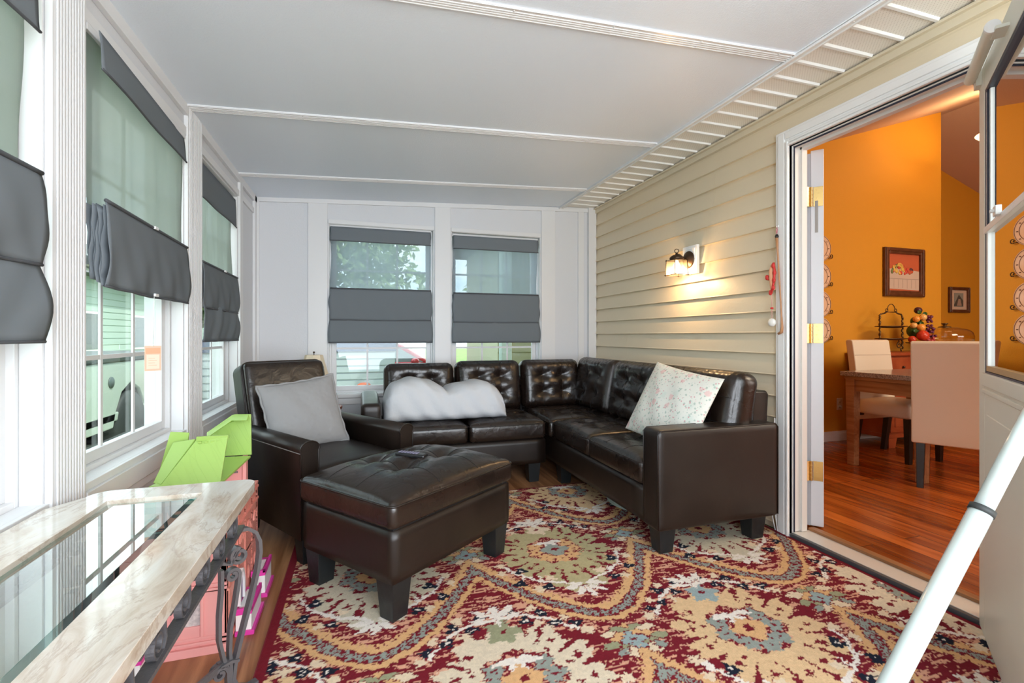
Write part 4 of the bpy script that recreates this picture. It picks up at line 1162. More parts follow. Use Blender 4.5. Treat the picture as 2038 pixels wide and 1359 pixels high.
    def apron(ax, fixed, lo, hi):
        S = MB()
        mk = (lambda t, z: Vector(l(fixed, t, z))) if ax == 'y' else (lambda t, z: Vector(l(t, fixed, z)))
        wd = (1,0,0) if ax == 'y' else (0,1,0); tv = (0,1,0) if ax == 'y' else (1,0,0)
        S.strap([mk(lo, ZR), mk(hi, ZR)], wd, .026, .009); S.strap([mk(lo, .592), mk(hi, .592)], wd, .022, .006)
        rail = S.build('apron_rail', IRON, r_)
        n = max(2, round((hi-lo)/.125)); st = (hi-lo)/n
        for i in range(n):
            c = lo+st*(i+.5); T = MB()
            up = Vector((0,0,1)); tt = Vector(tv)
            # S scroll lying along the rail: curl up at one end, curl down at the other
            p1 = spiral(mk(c-st*.20, .5285), .024, .010, 1.15, -PI/2, tt*-1, up)[::-1]
            T.strap(p1+[mk(c-st*.02, .505), mk(c+st*.07, .520), mk(c+st*.04, .545), mk(c+st*.04, .570), mk(c+st*.10, .586)]+spiral(mk(c+st*.25, .5655), .022, .009, 1.15, PI/2, tt*-1, up)[2:], wd, .014, .0045)
            T.build('scroll', IRON, rail)
    apron('y', TX1-.036, TY0+.06, TY1-.05); apron('y', TX0+.036, TY0+.06, TY1-.05)
    apron('x', TY1-.05, TX0+.05, TX1-.05); apron('x', TY0+.06, TX0+.05, TX1-.05)
    # legs: each a sheaf of flat bars with spiral ends, bound by a curled clamp
    def leg_(cx, cy, sx, sy):
        S = MB(); C0 = Vector(l(cx, cy, 0)); out = Vector((sx*.80, sy*.60, 0)).normalized(); wd = Vector((0,0,1)).cross(out)
        up = Vector((0,0,1)); q = lambda o, z: C0+out*o+up*z
        # big outer loop
        loop = [q(-.03,.485), q(.0,.492), q(.022,.488), q(.044,.470), q(.056,.440), q(.058,.405), q(.050,.35), q(.034,.285), q(.014,.215), q(-.004,.15), q(-.016,.10), q(-.020,.06), q(-.008,.03), q(.022,.012), q(.050,.012)]
        S.strap(loop, wd, .022, .010)
        S.strap(spiral(q(-.004,.418), .026, .007, 1.5, PI*.5, out, up, 36)[::-1]+[q(-.028,.40),q(-.05,.41),q(-.064,.45),q(-.066,.49)], wd, .022, .009)
        S.strap(spiral(q(-.022,.366), .019, .006, 1.3, 0, out, up, 30)[::-1]+[q(-.006,.335), q(-.016,.27), q(-.028,.21), q(-.030,.15), q(-.028,.10), q(-.026,.05)], wd, .020, .009)
        S.strap([q(-.052,.392), q(-.052,.33), q(-.058,.26), q(-.058,.19), q(-.046,.13), q(-.036,.10), q(-.034,.04)], wd, .020, .009)
        lg = S.build('leg', IRON, r_, bevel=.0018)
        T = MB(); T.strap(spiral(q(-.060,.098), .019, .006, 1.3, 0, out, up, 26), wd, .034, .008); T.strap([q(-.058,.117), q(-.03,.120), q(-.008,.112)], wd, .034, .008); T.build('clamp', IRON, lg)
    for sx, cx in ((1, TX1-.036),(-1, TX0+.036)):
        for sy, cy in ((1, TY1-.052),(-1, TY0+.062)): leg_(cx, cy, sx if sx > 0 else -.05, sy)
    S = MB(); S.strap([l(TX1-.06, TY1-.05, .11), l(-.54, (TY0+TY1)/2+.2, .15), l(-.54, (TY0+TY1)/2, .15), l(TX1-.06, TY0+.06, .11)], (0,0,1), .02, .008); S.build('stretcher', IRON, r_)
console()

# ================================================================== DOLLHOUSE
def shingle_mat():
    m = mat('lime_shingle_plastic', (.33,.50,.12), .38); t = m.node_tree; L = t.links.new; p = t.nodes['Principled BSDF']
    tcn = t.nodes.new('ShaderNodeTexCoord'); mp = t.nodes.new('ShaderNodeMapping'); mp.inputs['Rotation'].default_value = (.4,.5,.75); mp.inputs['Scale'].default_value = (34,34,34)
    v = t.nodes.new('ShaderNodeTexBrick'); v.inputs['Scale'].default_value = 1; v.inputs['Mortar Size'].default_value = .035; v.inputs['Brick Width'].default_value = .9; v.inputs['Row Height'].default_value = .8
    b = t.nodes.new('ShaderNodeBump'); b.inputs['Strength'].default_value = .7; b.inputs['Distance'].default_value = .004; b.invert = True
    L(tcn.outputs['Object'], mp.inputs[0]); L(mp.outputs[0], v.inputs['Vector']); L(v.outputs['Fac'], b.inputs['Height']); L(b.outputs[0], p.inputs['Normal']); return m
def dollhouse():
    r_ = empty('dollhouse', (-.58, 2.1, 0)); o_ = r_.location
    tag(r_, 'pink plastic dollhouse with lime green roof between the console table and armchair', 'dollhouse')
    l = lambda x, y, z: (x-o_.x, y-o_.y, z)
    X0, X1, Y0, Y1, H = -.755, -.435, 1.845, 2.335, .43
    # walls (open at the window side)
    S = MB()
    wx0, wx1, wz0, wz1 = -.585, -.515, .095, .175      # arched window in the front panel
    for a, b in (((X0,Y0,0),(wx0,Y0+.018,H)),((wx1,Y0,0),(X1,Y0+.018,H)),((wx0,Y0,0),(wx1,Y0+.018,wz0)),((wx0,Y0,wz1),(wx1,Y0+.018,H))): S.box(l(*a), l(*b))
    for z_, d in ((.035,.007),(.05,.004),(.21,.006),(.225,.010),(.33,.006),(.40,.010)): S.box(l(X0, Y0-d, z_), l(X1+.002, Y0, z_+.009))
    S.box(l(X0,Y0-.012,0), l(X1+.004,Y0,.028))
    for x_ in (wx0-.012, wx1+.002, X1-.016): S.box(l(x_, Y0-.006, .06), l(x_+.010, Y0, .205))
    S.strap([l(wx0-.007+(.042)*(1-math.cos(PI*k/10)), Y0-.003, wz1+.004+.030*math.sin(PI*k/10)) for k in range(11)], (0,1,0), .008, .008)
    fp_ = S.build('front_wall', PINK, r_, bevel=.0015)
    S = MB(); S.box(l(wx0, Y0+.006, wz0), l(wx1, Y0+.010, wz1+.0)); S.build('window_picture', mat('toy_window_print', (.48,.42,.42), .5, noise=(60,(.68,.60,.58),.4,.6)), fp_)
    S = MB(); S.box(l(X1-.018,Y0,0), l(X1,Y1,H)); 
    for y_ in (1.86, 1.98, 2.10, 2.22, 2.32): S.box(l(X1,y_,.0), l(X1+.005,y_+.010,H))
    for z_ in (.02,.20,.36,.41): S.box(l(X1,Y0,z_), l(X1+.008,Y1,z_+.008))
    for y_ in (1.92, 2.04, 2.16, 2.28):
        S.strap([l(X1+.004, y_+.028*math.cos(PI*k/8), .29+.035*math.sin(PI*k/8)) for k in range(9)], (1,0,0), .006, .006)
        S.sphere(l(X1+.002, y_, .30), .014, 8, 6, (.4,1,1.2)); S.sphere(l(X1+.002, y_, .12), .018, 8, 6, (.35,.9,1.6))
    S.build('side_wall', PINKD, r_, bevel=.001)
    S = MB(); S.box(l(X0,Y1-.018,0), l(X1,Y1,H)); S.box(l(X0,Y0,.205), l(X1,Y1,.215)); S.box(l(X0,Y0,0), l(X0+.015,Y1,H)); S.build('back_wall', PINK, r_)
    S = MB(); S.box(l(X0,Y0,H-.010), l(X1-.02,Y1,H)); S.box(l(X1-.025,Y0,H-.002), l(X1+.006,Y1,H+.006)); dk = S.build('deck', PINKD, r_)
    for y_ in (2.02, 2.13):
        S = MB(); S.box(l(X1-.035,y_,H+.0), l(X1-.008,y_+.025,H+.010)); S.build('slot', MAG, dk)
    # upper tower wall behind the roof
    S = MB(); S.box(l(-.60,2.235,H), l(-.458,2.25,.566)); S.box(l(-.468,2.225,H), l(-.455,2.262,.572)); tw = S.build('tower_wall', PINK, r_, bevel=.001)
    S = MB()
    for k, x_ in enumerate((-.503,-.496,-.489)): S.box(l(x_-.0035,2.2335,.500), l(x_+.002,2.235,.509))
    S.build('tower_print', GREYTXT, tw)
    # lime roof: base slab, sloping shingled front, hipped back panel
    SH = shingle_mat()
    def slab(pts, th, nm, m, par):
        P_ = [Vector(p) for p in pts]; nrm = (P_[1]-P_[0]).cross(P_[2]-P_[0]).normalized()*th
        n = len(P_); vs = [tuple(p) for p in P_]+[tuple(p-nrm) for p in P_]
        fs = [tuple(range(n)), tuple(range(2*n-1, n-1, -1))]+[(i, n+i, n+(i+1) % n, (i+1) % n) for i in range(n)]
        return MB().add([l(*v) for v in vs], fs).build(nm, m, par, bevel=.002)
    roof = slab([(-.70,1.955,.548),(-.482,1.955,.540),(-.432,2.20,.577),(-.60,2.22,.575)], .010, 'roof_base', LIME, r_)
    slab([(-.668,1.955,.545),(-.482,1.955,.540),(-.476,2.03,.690),(-.578,2.045,.690)], .010, 'roof_slope', SH, roof)
    slab([(-.70,1.99,.55),(-.668,1.965,.55),(-.59,2.06,.685),(-.668,2.08,.672)], .008, 'roof_side', LIME, roof)
    slab([(-.590,2.235,.575),(-.432,2.205,.578),(-.440,2.235,.742),(-.505,2.255,.742),(-.60,2.265,.672)], .010, 'roof_slope', SH, roof)
    slab([(-.60,2.245,.672),(-.505,2.235,.742),(-.440,2.215,.742),(-.442,2.19,.722),(-.500,2.205,.722),(-.592,2.215,.655)], .006, 'roof_ridge', LIME, roof)
    S = MB(); S.box(l(-.580,2.034,.680), l(-.474,2.044,.696))
    for k in range(5): S.box(l(-.572+k*.020,2.026,.672), l(-.560+k*.020,2.034,.680))
    S.build('roof_ridge', LIME, roof, bevel=.001)
    slab([(-.72,2.10,.56),(-.64,2.09,.56),(-.625,2.11,.70),(-.69,2.12,.705)], .008, 'roof_side', LIME, roof)
    # magenta fold-out rooms on the floor side
    for k, (ya, yb, z_) in enumerate(((1.915,2.10,.085),(2.17,2.32,.10))):
        S = MB(); S.box(l(X1+.008,ya,z_-.012), l(X1+.062,yb,z_)); S.box(l(X1+.052,ya,z_), l(X1+.062,yb,z_+.010)); S.box(l(X1+.008,ya,z_), l(X1+.062,ya+.010,z_+.010))
        S.box(l(X1+.008,ya-.004,.0), l(X1+.070,yb+.004,.016))
        ba = S.build('balcony', MAG, r_, bevel=.001)
        S = MB(); S.box(l(X1+.010,ya+.004,.016), l(X1+.060,yb-.004,z_-.012)); S.box(l(X1+.016,ya+.03,z_), l(X1+.046,yb-.03,z_+.004)); S.build('balcony_insert', TOYW, ba)
    S = MB(); S.strap([l(X1+.012, 1.95+.035*(1-math.cos(PI*k/10)), .13+.075*math.sin(PI*k/10)) for k in range(11)], (1,0,0), .016, .012); S.box(l(X1+.006,1.945,.09), l(X1+.020,1.957,.14)); S.box(l(X1+.006,2.013,.09), l(X1+.020,2.025,.14)); 
    S.cur = 1; S.box(l(X1+.008,1.957,.09), l(X1+.012,2.013,.17)); S.build('arched_door', [TOYW, mat('toy_purple', (.10,.02,.16), .5)], r_)
dollhouse()
# second toy piece poking out under the near end of the table
tc_ = empty('toy_cart', (-.80+.11, 1.62, 0)); tag(tc_, 'small magenta and white toy room piece beside the dollhouse front wall', 'toy')
S = MB(); S.box((-.05,.10,0),(.055,.19,.014)); S.box((-.05,.10,.070),(.055,.19,.082)); S.build('tray', MAG, tc_, bevel=.001)
S = MB(); S.box((-.046,.104,.014),(.050,.186,.070)); S.build('body', TOYW, tc_, bevel=.002)

# ================================================================== SIDE TABLE, LAMP AND CANDLE BEHIND THE ARMCHAIR
st_ = empty('side_table', (-.33, 3.93, 0)); tag(st_, 'small round dark side table behind the armchair in the back corner', 'side table')
S = MB(); S.lathe([(.0,.505),(.19,.505),(.195,.515),(.195,.525),(.185,.53),(0,.53)], (0,0,0), 32); S.build('tabletop', CHERRY, st_)
S = MB(); S.lathe([(.14,0),(.14,.02),(.05,.05),(.03,.10),(.025,.42),(.05,.50),(.09,.505)], (0,0,0), 20); S.build('pedestal', CHERRY, st_)
tl_ = empty('table_lamp', (-.345, 3.98, .531)); tag(tl_, 'table lamp with cream bell shade and dark finial, half hidden behind the armchair', 'lamp')
S = MB(); S.lathe([(.055,0),(.055,.012),(.03,.03),(.018,.05),(.035,.09),(.04,.12),(.018,.16),(.012,.20)], (0,0,0), 20); S.build('lamp_base', BRONZE, tl_)
S = MB(); prof = [(.150-.085*(k/10)**.62, .165+.225*(k/10)) for k in range(11)]; S.lathe(prof+[(prof[-1][0]-.002, .39)]+[(p[0]-.003, p[1]) for p in prof[::-1]], (0,0,0), 8, smooth=False)
S.build('lamp_shade', mat('cream_shade_fabric', (.76,.66,.50), .85, bump=(200,.1)), tl_)
S = MB(); S.tube([(0,0,.20),(0,0,.405)], .003, 6); S.sphere((0,0,.41), .008, 8, 6); S.build('finial', BRONZE, tl_)
cd_ = empty('candle', (-.205, 3.84, .531)); tag(cd_, 'yellow pillar candle on the side table behind the armchair arm', 'candle')
S = MB(); S.lathe([(.034,0),(.036,.004),(.036,.075),(.030,.080),(.0,.076)], (0,0,0), 20); S.build('wax', mat('yellow_wax', (.72,.52,.22), .5), cd_)
S = MB(); S.tube([(0,0,.075),(.002,0,.090)], .0015, 6); S.build('wick', CORE, cd_)
bx_ = empty('trinket_dish', (-.175, 3.735, .531)); 
S = MB(); S.lathe([(.0,.0),(.030,.0),(.042,.030),(.045,.034),(.040,.034),(.028,.006),(0,.006)], (0,0,0), 20); S.build('bowl', mat('dusty_pink_ceramic', (.45,.26,.24), .4), bx_)
bx_.location = (-.235, 3.76, .5305)
tag(bx_, 'small dusty pink dish in front of the yellow candle', 'dish')

# ================================================================== THINGS UNDER AND AROUND THE SOFA
S = MB()
for k in range(4):
    S.lathe([(.150,.000+k*.011),(.158,.004+k*.011),(.160,.010+k*.011),(.150,.010+k*.011)], (0,0,0), 36, sx=1, sy=1.25)
S.lathe([(0,.040),(.148,.040),(.150,.043),(0,.044)], (0,0,0), 36, sy=1.25)
o = S.build('storage_lid', mat('pale_green_plastic', (.52,.62,.56), .3)); o.location = (1.655, 2.66, .0125); tag(o, 'pale green ribbed plastic tray pushed under the corner sofa seat', 'tray')

# ================================================================== WALL SCONCE
def sconce():
    cy, cz = 2.755, 1.60
    r_ = empty('wall_sconce', (XR-.01, cy, cz)); tag(r_, 'lit bronze lantern wall sconce on a white block on the siding', 'wall lamp')
    S = MB(); S.box((-.022,-.075,-.11),(0,.072,.085)); S.box((-.028,-.058,-.093),(-.02,.055,.068)); S.build('mounting_block', TRIMW, r_, bevel=.002)
    S = MB(); S.lathe([(.058,0),(.060,.006),(.054,.012),(.048,.014),(.044,.020),(.030,.026),(.020,.034),(0,.036)], (0,0,0), 28, T3((-.026,0,-.010)) @ R3(0,-PI/2,0)); S.build('canopy', BRONZE, r_)
    S = MB(); S.tube([(-.055,0,-.01),(-.080,0,.0),(-.100,0,.018),(-.115,0,.020)], .008, 10); S.build('arm', BRONZE, r_)
    lc = (-.125,0,0); a = .048; a2 = .052; z0, z1 = -.118, -.018
    Rz = T3(lc) @ R3(0,0,math.radians(0))
    S = MB(); S.lathe([(.046,z1+.004),(.047,z1+.016),(.040,z1+.026),(.022,z1+.036),(.010,z1+.040),(.007,z1+.050),(.0,z1+.052)], (0,0,0), 24, Rz); S.build('cap', BRONZE, r_)
    S = MB(); S.tube([(0,.013*math.cos(t),z1+.064+.013*math.sin(t)) for t in [2*PI*k/18 for k in range(18)]], .0028, 8, Rz @ R3(0,0,math.radians(60)), closed=True); S.build('ring', BRONZE, r_)
    cr = [(sx, sy) for sx, sy in ((-1,-1),(1,-1),(1,1),(-1,1))]
    S = MB()
    for sx, sy in cr: S.tube([(sx*a, sy*a, z1+.008),(sx*a2, sy*a2, z0-.006)], .0026, 6, Rz)
    for q in range(4):
        p, n_ = cr[q], cr[(q+1) % 4]
        for z_, h in ((z1, a),(z0, a2)):
            v0 = Vector((p[0]*h, p[1]*h, z_)); v1 = Vector((n_[0]*h, n_[1]*h, z_)); e = (v1-v0)*.09; S.tube([v0-e, v1+e], .0022, 6, Rz)
    S.build('cage', BRONZE, r_)
    S = MB()
    for q in range(4):
        p, n_ = cr[q], cr[(q+1) % 4]
        S.add([(p[0]*a*.97,p[1]*a*.97,z1),(n_[0]*a*.97,n_[1]*a*.97,z1),(n_[0]*a2*.97,n_[1]*a2*.97,z0),(p[0]*a2*.97,p[1]*a2*.97,z0)], [(0,1,2,3)], False, Rz)
    S.build('glass_panes', mix_transparent('seeded_lantern_glass', (.50,.42,.30), .72, translucent=.9), r_)
    S = MB(); S.lathe([(.010,0),(.013,-.012),(.024,-.036),(.027,-.052),(.022,-.068),(.010,-.077),(0,-.079)], (0,0,z1-.0), 18, Rz); S.build('bulb', mat('lit_bulb', (1,.9,.7), .3, emis=((1,.66,.30), 6)), r_)
    L_ = bpy.data.lights.new('sconce_bulb', 'POINT'); L_.energy = 6.5; L_.color = (1,.62,.30); L_.shadow_soft_size = .012
    lo = bpy.data.objects.new('sconce_light', L_); COL.objects.link(lo); lo.parent = r_; lo.location = (lc[0]-.0, 0, z0+.004)
    return r_
sconce()

# ================================================================== HANGING KNICK-KNACKS ON THE DOOR CASING
XC = XR-.032
bs = empty('back_scratcher', (XC-.010, 2.024, 1.60)); tag(bs, 'thin wooden back scratcher hanging from a hook on the white door casing', 'back scratcher')
S = MB(); pts = [(0,.0,0),(0,-.004,-.06),(0,-.012,-.16),(0,-.022,-.30),(0,-.030,-.42),(0,-.034,-.485),(0,-.030,-.51),(0,-.010,-.52)]
S.tube([(p[0],p[1],p[2]) for p in pts], [.008,.0055,.004,.0042,.004,.007,.009,.006], 10); S.build('handle', mat('light_bamboo', (.50,.24,.11), .45), bs)
S = MB(); S.lathe([(0,.012),(.006,.010),(.010,0),(.007,-.012),(0,-.014)], (0,0,.006), 10); S.build('end_cap', BLACKW, bs)
S = MB(); S.tube([(0,0,.018),(0,.004,.04),(0,0,.058),(0,-.004,.04),(0,0,.018)], .0014, 6); S.build('string', mat('pink_cord', (.65,.15,.2), .7), bs)
hk = MB(); hk.lathe([(.006,0),(.006,.003)], (0,0,0), 10, R3(0,-PI/2,0)); hk.tube([(-.002,0,0),(-.012,0,-.002),(-.013,0,-.008)], .0016, 6); o = hk.build('wall_hook', CLEARP); o.location = (XR-.0305, 2.024, 1.662); tag(o, 'tiny clear hook at the top of the hanging back scratcher', 'hook')
fg = empty('lucky_charm', (XC-.016, 2.05, 1.42)); tag(fg, 'red and peach hanging charm with knots and a white ball tassel', 'ornament')
S = MB(); S.tube([(0,0,.035),(0,.004,0),(0,0,-.06),(0,.003,-.12)], [.006,.013,.012,.004], 12); S.build('peach_body', mat('peach_cloth', (.75,.36,.20), .7), fg)
S = MB()
for p in ((-.006,-.014,.03),(-.004,-.020,-.01),(-.006,-.018,-.05),(-.004,-.012,-.09),(-.004,.006,-.115),(-.004,.030,-.03)): S.sphere(p, .011, 8, 6, (.7,1,1.35))
S.tube([(-.004,-.014,.045),(-.005,-.022,.0),(-.004,-.016,-.06),(-.004,0,-.12)], .006, 8); S.tube([(0,.006,-.03),(0,.030,-.02),(0,.034,-.04),(0,.008,-.045)], .005, 8); S.build('red_knots', mat('red_silk', (.62,.035,.03), .55), fg)
S = MB(); S.tube([(0,.003,-.12),(0,.0,-.19)], .0018, 6); S.tube([(0,.0,-.21),(-.002,.006,-.235)], .0014, 5); S.tube([(0,.0,-.21),(-.002,-.006,-.235)], .0014, 5); S.tube([(0,0,-.235),(0,0,-.255)], .0016, 6); S.build('tassel_string', mat('pale_red_string', (.75,.38,.34), .7), fg)
S = MB(); S.sphere((0,0,-.200), .009, 10, 8, (1,1,.7)); S.build('red_bead', bpy.data.materials['red_silk'], fg)
S = MB(); S.sphere((0,.0,-.278), .024, 16, 12, (.7,1,.95)); S.build('white_ball', mat('white_shell', (.85,.83,.78), .4), fg)
# loose white cables running down beside the casing
S = MB()
S.tube([(XR-.026,2.052,.62),(XR-.028,2.050,.35),(XR-.032,2.042,.10),(XR-.03,2.03,.012)], .0035, 8); S.tube([(XR-.018,2.062,.62),(XR-.022,2.060,.3),(XR-.034,2.060,.08),(XR-.03,2.045,.012)], .003, 8)
o = S.build('cable', TRIMW); tag(o, 'thin white cables running down the siding beside the door casing', 'cable')

# ================================================================== WHITE TELESCOPING POLE
A_ = Vector((.752,.705,.012)); B_ = Vector((1.520,.628,1.100)); dr_ = (B_-A_).normalized(); Lp = (B_-A_).length
pl = empty('telescoping_pole', A_); pl.rotation_euler = dr_.to_track_quat('Z', 'Y').to_euler()
tag(pl, 'white telescoping pole leaning on the open storm door, cut by the frame', 'pole')
S = MB(); S.tube([(0,0,.03),(0,0,.845)], .0205, 24); lw = S.build('outer_tube', POLE, pl)
S = MB()
for k in range(44): S.lathe([(.0022,0),(.0022,.0008)], (0,0,0), 6, R3(0,0,math.radians(12)) @ T3((.0203,0,.06+k*.0172)) @ R3(0,PI/2,0))
S.build('height_marks', RUBBER, lw)
S = MB(); S.tube([(0,0,.842),(0,0,.855)], .0222, 24); S.build('collar', RUBBER, pl)
S = MB(); S.tube([(0,0,.80),(0,0,Lp-.10)], .0172, 24); S.build('inner_tube', POLE, pl)
S = MB(); S.tube([(0,0,Lp-.105),(0,0,Lp)], .0185, 20); S.sphere((0,0,Lp), .0185, 14, 8); S.build('grip', RUBBER, pl)
S = MB(); S.tube([(0,0,.0),(0,0,.035)], .0215, 20); S.build('foot', RUBBER, pl)
S = MB(); S.lathe([(.005,0),(.005,.003)], (0,0,0), 10, R3(0,0,math.radians(250)) @ T3((.0165,0,1.135)) @ R3(0,PI/2,0)); S.build('lock_button', TRIMW, pl)

# ================================================================== DINING ROOM
FZ = .037
S = MB(); S.box((XR+.14,-1.5,-.05),(12, 5.2, FZ)); struct(S.build('floor_dining', WOODD))
def cz(x): return min(2.95+.32*(x-4.3), 3.30-.31*(x-7.51))
S = MB()
S.prism([(XR+.14,0),(5.982,0),(5.982,cz(5.982)+.3),(XR+.14,cz(XR+.14)+.3)], 3.52, 3.66, 'y')
S.box((5.86,3.60,0),(5.982,4.42,4.0)); struct(S.build('wall_dining_back', ORANGE))
S = MB(); S.box((5.982,4.40,0),(12,4.5,4.0)); struct(S.build('wall_dining_recess', ORANGE))
S = MB(); S.box((11.9,-1.5,0),(12,4.5,4.0)); S.box((XR+.14,-1.6,0),(12,-1.5,4)); struct(S.build('wall_dining_far', ORANGE))
S = MB(); xr = 6.43
S.prism([(XR+.02,cz(XR+.02)),(xr,cz(xr)),(12,cz(12)),(12,cz(12)+.1),(xr,cz(xr)+.1),(XR+.02,cz(XR+.02)+.1)], -1.6, 4.6, 'y')
struct(S.build('ceiling_dining', CEILD))
S = MB(); S.box((XR+.14,3.505,FZ),(5.99,3.52,FZ+.095)); S.box((XR+.14,3.50,FZ),(5.99,3.51,FZ+.075)); struct(S.build('baseboard_dining', TRIMW, bevel=.003))
def lamp(name, kind, loc, power, color, size, parent=None):
    l = bpy.data.lights.new(name, kind); l.energy = power; l.color = color
    if kind == 'POINT': l.shadow_soft_size = size
    o = bpy.data.objects.new(name, l); COL.objects.link(o); o.location = loc
    if parent: o.parent = parent
    return o
# hanging glass bowl light
hl = empty('pendant_light', (5.50, 2.75, 2.74)); tag(hl, 'white glass bowl pendant hanging from the sloped dining room ceiling', 'ceiling light')
S = MB(); S.lathe([(.03,-.02),(.07,.0),(.13,.06),(.16,.13),(.19,.16),(.185,.16),(.155,.13),(.125,.065),(.065,.008),(.0,-.01)], (0,0,0), 28); S.build('glass_bowl', mat('frosted_bowl', (.9,.75,.55), .4, emis=((1,.68,.38), 2.2)), hl)
S = MB(); S.tube([(0,0,.0),(0,0,cz(5.50)-2.74)], .008, 8); S.lathe([(.06,0),(.05,.02),(0,.025)], (0,0,cz(5.50)-2.74-.03), 16); S.build('stem', BRONZE, hl)
lamp('pendant_bulb', 'POINT', (0,0,.19), 18, (1,.72,.42), .10, hl)
# added fill lights that brighten the dining room: warm overhead, paler from the side
area('dining_top_fill', (4.6, .2, 2.75), (.05,.35,-1), 1.4, 1.4, 74, (1,.84,.62))
area('dining_side_fill', (6.0, -1.35, 1.5), (-.1,1,-.1), 2.2, 1.4, 56, (1,.93,.84))

def dining_table():
    X0, X1, Y0, Y1, ZT = 3.70, 4.52, 2.27, 2.885, .785
    r_ = empty('dining_table', ((X0+X1)/2, (Y0+Y1)/2, FZ)); o_ = r_.location; l = lambda x, y, z: (x-o_.x, y-o_.y, z-o_.z)
    tag(r_, 'dining table with speckled granite top and oak legs seen through the doorway', 'table')
    S = MB(); S.box(l(X0,Y0,ZT-.036), l(X1,Y1,ZT)); S.build('granite_top', GRANITE, r_, bevel=.004)
    S = MB(); S.box(l(X0+.02,Y0+.02,ZT-.062), l(X1-.02,Y1-.02,ZT-.036)); S.box(l(X0+.045,Y0+.04,ZT-.155), l(X1-.045,Y1-.04,ZT-.06)); S.build('apron', OAK, r_, bevel=.003)
    for x in (X0+.065, X1-.065):
        for y in (Y0+.06, Y1-.06):
            S = MB(); S.frustum(l(x,y,FZ), (.028,.028), l(x,y,ZT-.06), (.036,.036)); S.build('leg', OAK, r_, bevel=.003)
dining_table()
def parson_chair(label, x, y, rz):
    """origin under the middle of the back; faces local +x"""
    r_ = empty('parson_chair', (x, y, FZ), rz); tag(r_, label, 'chair', None)
    for px, py, bx in ((.03,-.18,-.05),(.03,.18,-.05),(.42,-.18,.0),(.42,.18,.0)):
        S = MB(); S.frustum((px+bx, py, 0), (.018,.018), (px, py, .40), (.026,.026)); S.build('leg', BLACKW, r_, bevel=.002)
    vs, fs = block((.225,.225,.060), .030, (16,16,6), top=tufted([], .018, 0)); MB().add(vs, fs, True, T3((.235,0,.420))).build('seat', CREAM, r_)
    # tall back with a slight backward curve
    S = MB(); n = 16; pr = []
    f = lambda t: -.015-.085*max(0, (t-.30))**1.5
    front = [(f(t)+.062, .30+t*.685) for t in [k/n for k in range(n+1)]]; back = [(f(t)-.004, .30+t*.685) for t in [k/n for k in range(n+1)]]
    S.prism((front+[(f(1)+.048,.997),(f(1)+.010,.997)]+back[::-1])[::-1], -.228, .228, 'y', smooth=True)
    b = S.build('backrest', CREAM, r_, bevel=.016, bseg=3); b.data.polygons.foreach_set('use_smooth', [True]*len(b.data.polygons))
    S = MB(); S.tube([(f(.55)+.0635,-.225,.30+.55*.685),(f(.55)+.0635,.225,.30+.55*.685)], .0015, 5); S.tube([(f(.82)+.0635,-.225,.30+.82*.685),(f(.82)+.0635,.225,.30+.82*.685)], .0015, 5); S.build('seam', mat('cream_seam', (.42,.34,.26), .7) if 'cream_seam' not in bpy.data.materials else bpy.data.materials['cream_seam'], b)
    return r_
parson_chair('cream leather dining chair at the far end of the granite table, by the orange wall', 4.37, 3.11, -PI/2)
ca = math.atan2(.46, .89)
parson_chair('cream leather dining chair with its tall back to the doorway, nearest the storm door', 3.735, 2.11, ca)
parson_chair('dining chair seen only as black legs behind the nearest cream chair', 4.78, 2.22, math.radians(198))

def sideboard():
    X0, X1, Y0, Y1 = 4.60, 5.95, 3.13, 3.495
    r_ = empty('sideboard', ((X0+X1)/2, (Y0+Y1)/2, FZ)); o_ = r_.location; l = lambda x, y, z: (x-o_.x, y-o_.y, z-o_.z)
    tag(r_, 'reddish cherry wood sideboard against the orange wall', 'sideboard')
    S = MB(); S.box(l(X0,Y0,.14), l(X1,Y1,.89)); S.build('body', CHERRY, r_, bevel=.003)
    S = MB(); S.box(l(X0-.025,Y0-.03,.885), l(X1+.02,Y1,.915)); S.build('top', CHERRY, r_, bevel=.006)
    S = MB()
    for x in (X0, X0+.62, X1-.09): S.prism([(x-o_.x,0),(x+.085-o_.x,0),(x+.11-o_.x,.10),(x-o_.x,.10)], Y0-.012-o_.y, Y0+.03-o_.y, 'y')
    S.box(l(X0-.01,Y0-.014,.13), l(X1+.01,Y1,.165)); S.box(l(X0,Y1-.05,FZ), l(X0+.06,Y1,.14)); S.box(l(X1-.06,Y1-.05,FZ), l(X1,Y1,.14)); S.build('plinth', CHERRY, r_, bevel=.003)
    for k in range(4):
        a = X0+.02+k*.33; b = a+.31
        S = MB(); S.box(l(a,Y0-.016,.18), l(b,Y0,.66)); S.box(l(a+.05,Y0-.022,.23), l(b-.05,Y0-.012,.61)); d = S.build('door', CHERRY, r_, bevel=.004)
        S = MB(); S.sphere(l(b-.025 if k%2==0 else a+.025, Y0-.026, .43), .012, 10, 8); S.build('knob', BRONZE, d)
        S = MB(); S.box(l(a,Y0-.016,.69), l(b,Y0,.87)); d = S.build('drawer', CHERRY, r_, bevel=.004)
        S = MB(); S.sphere(l((a+b)/2, Y0-.026, .78), .012, 10, 8); S.build('knob', BRONZE, d)
sideboard()
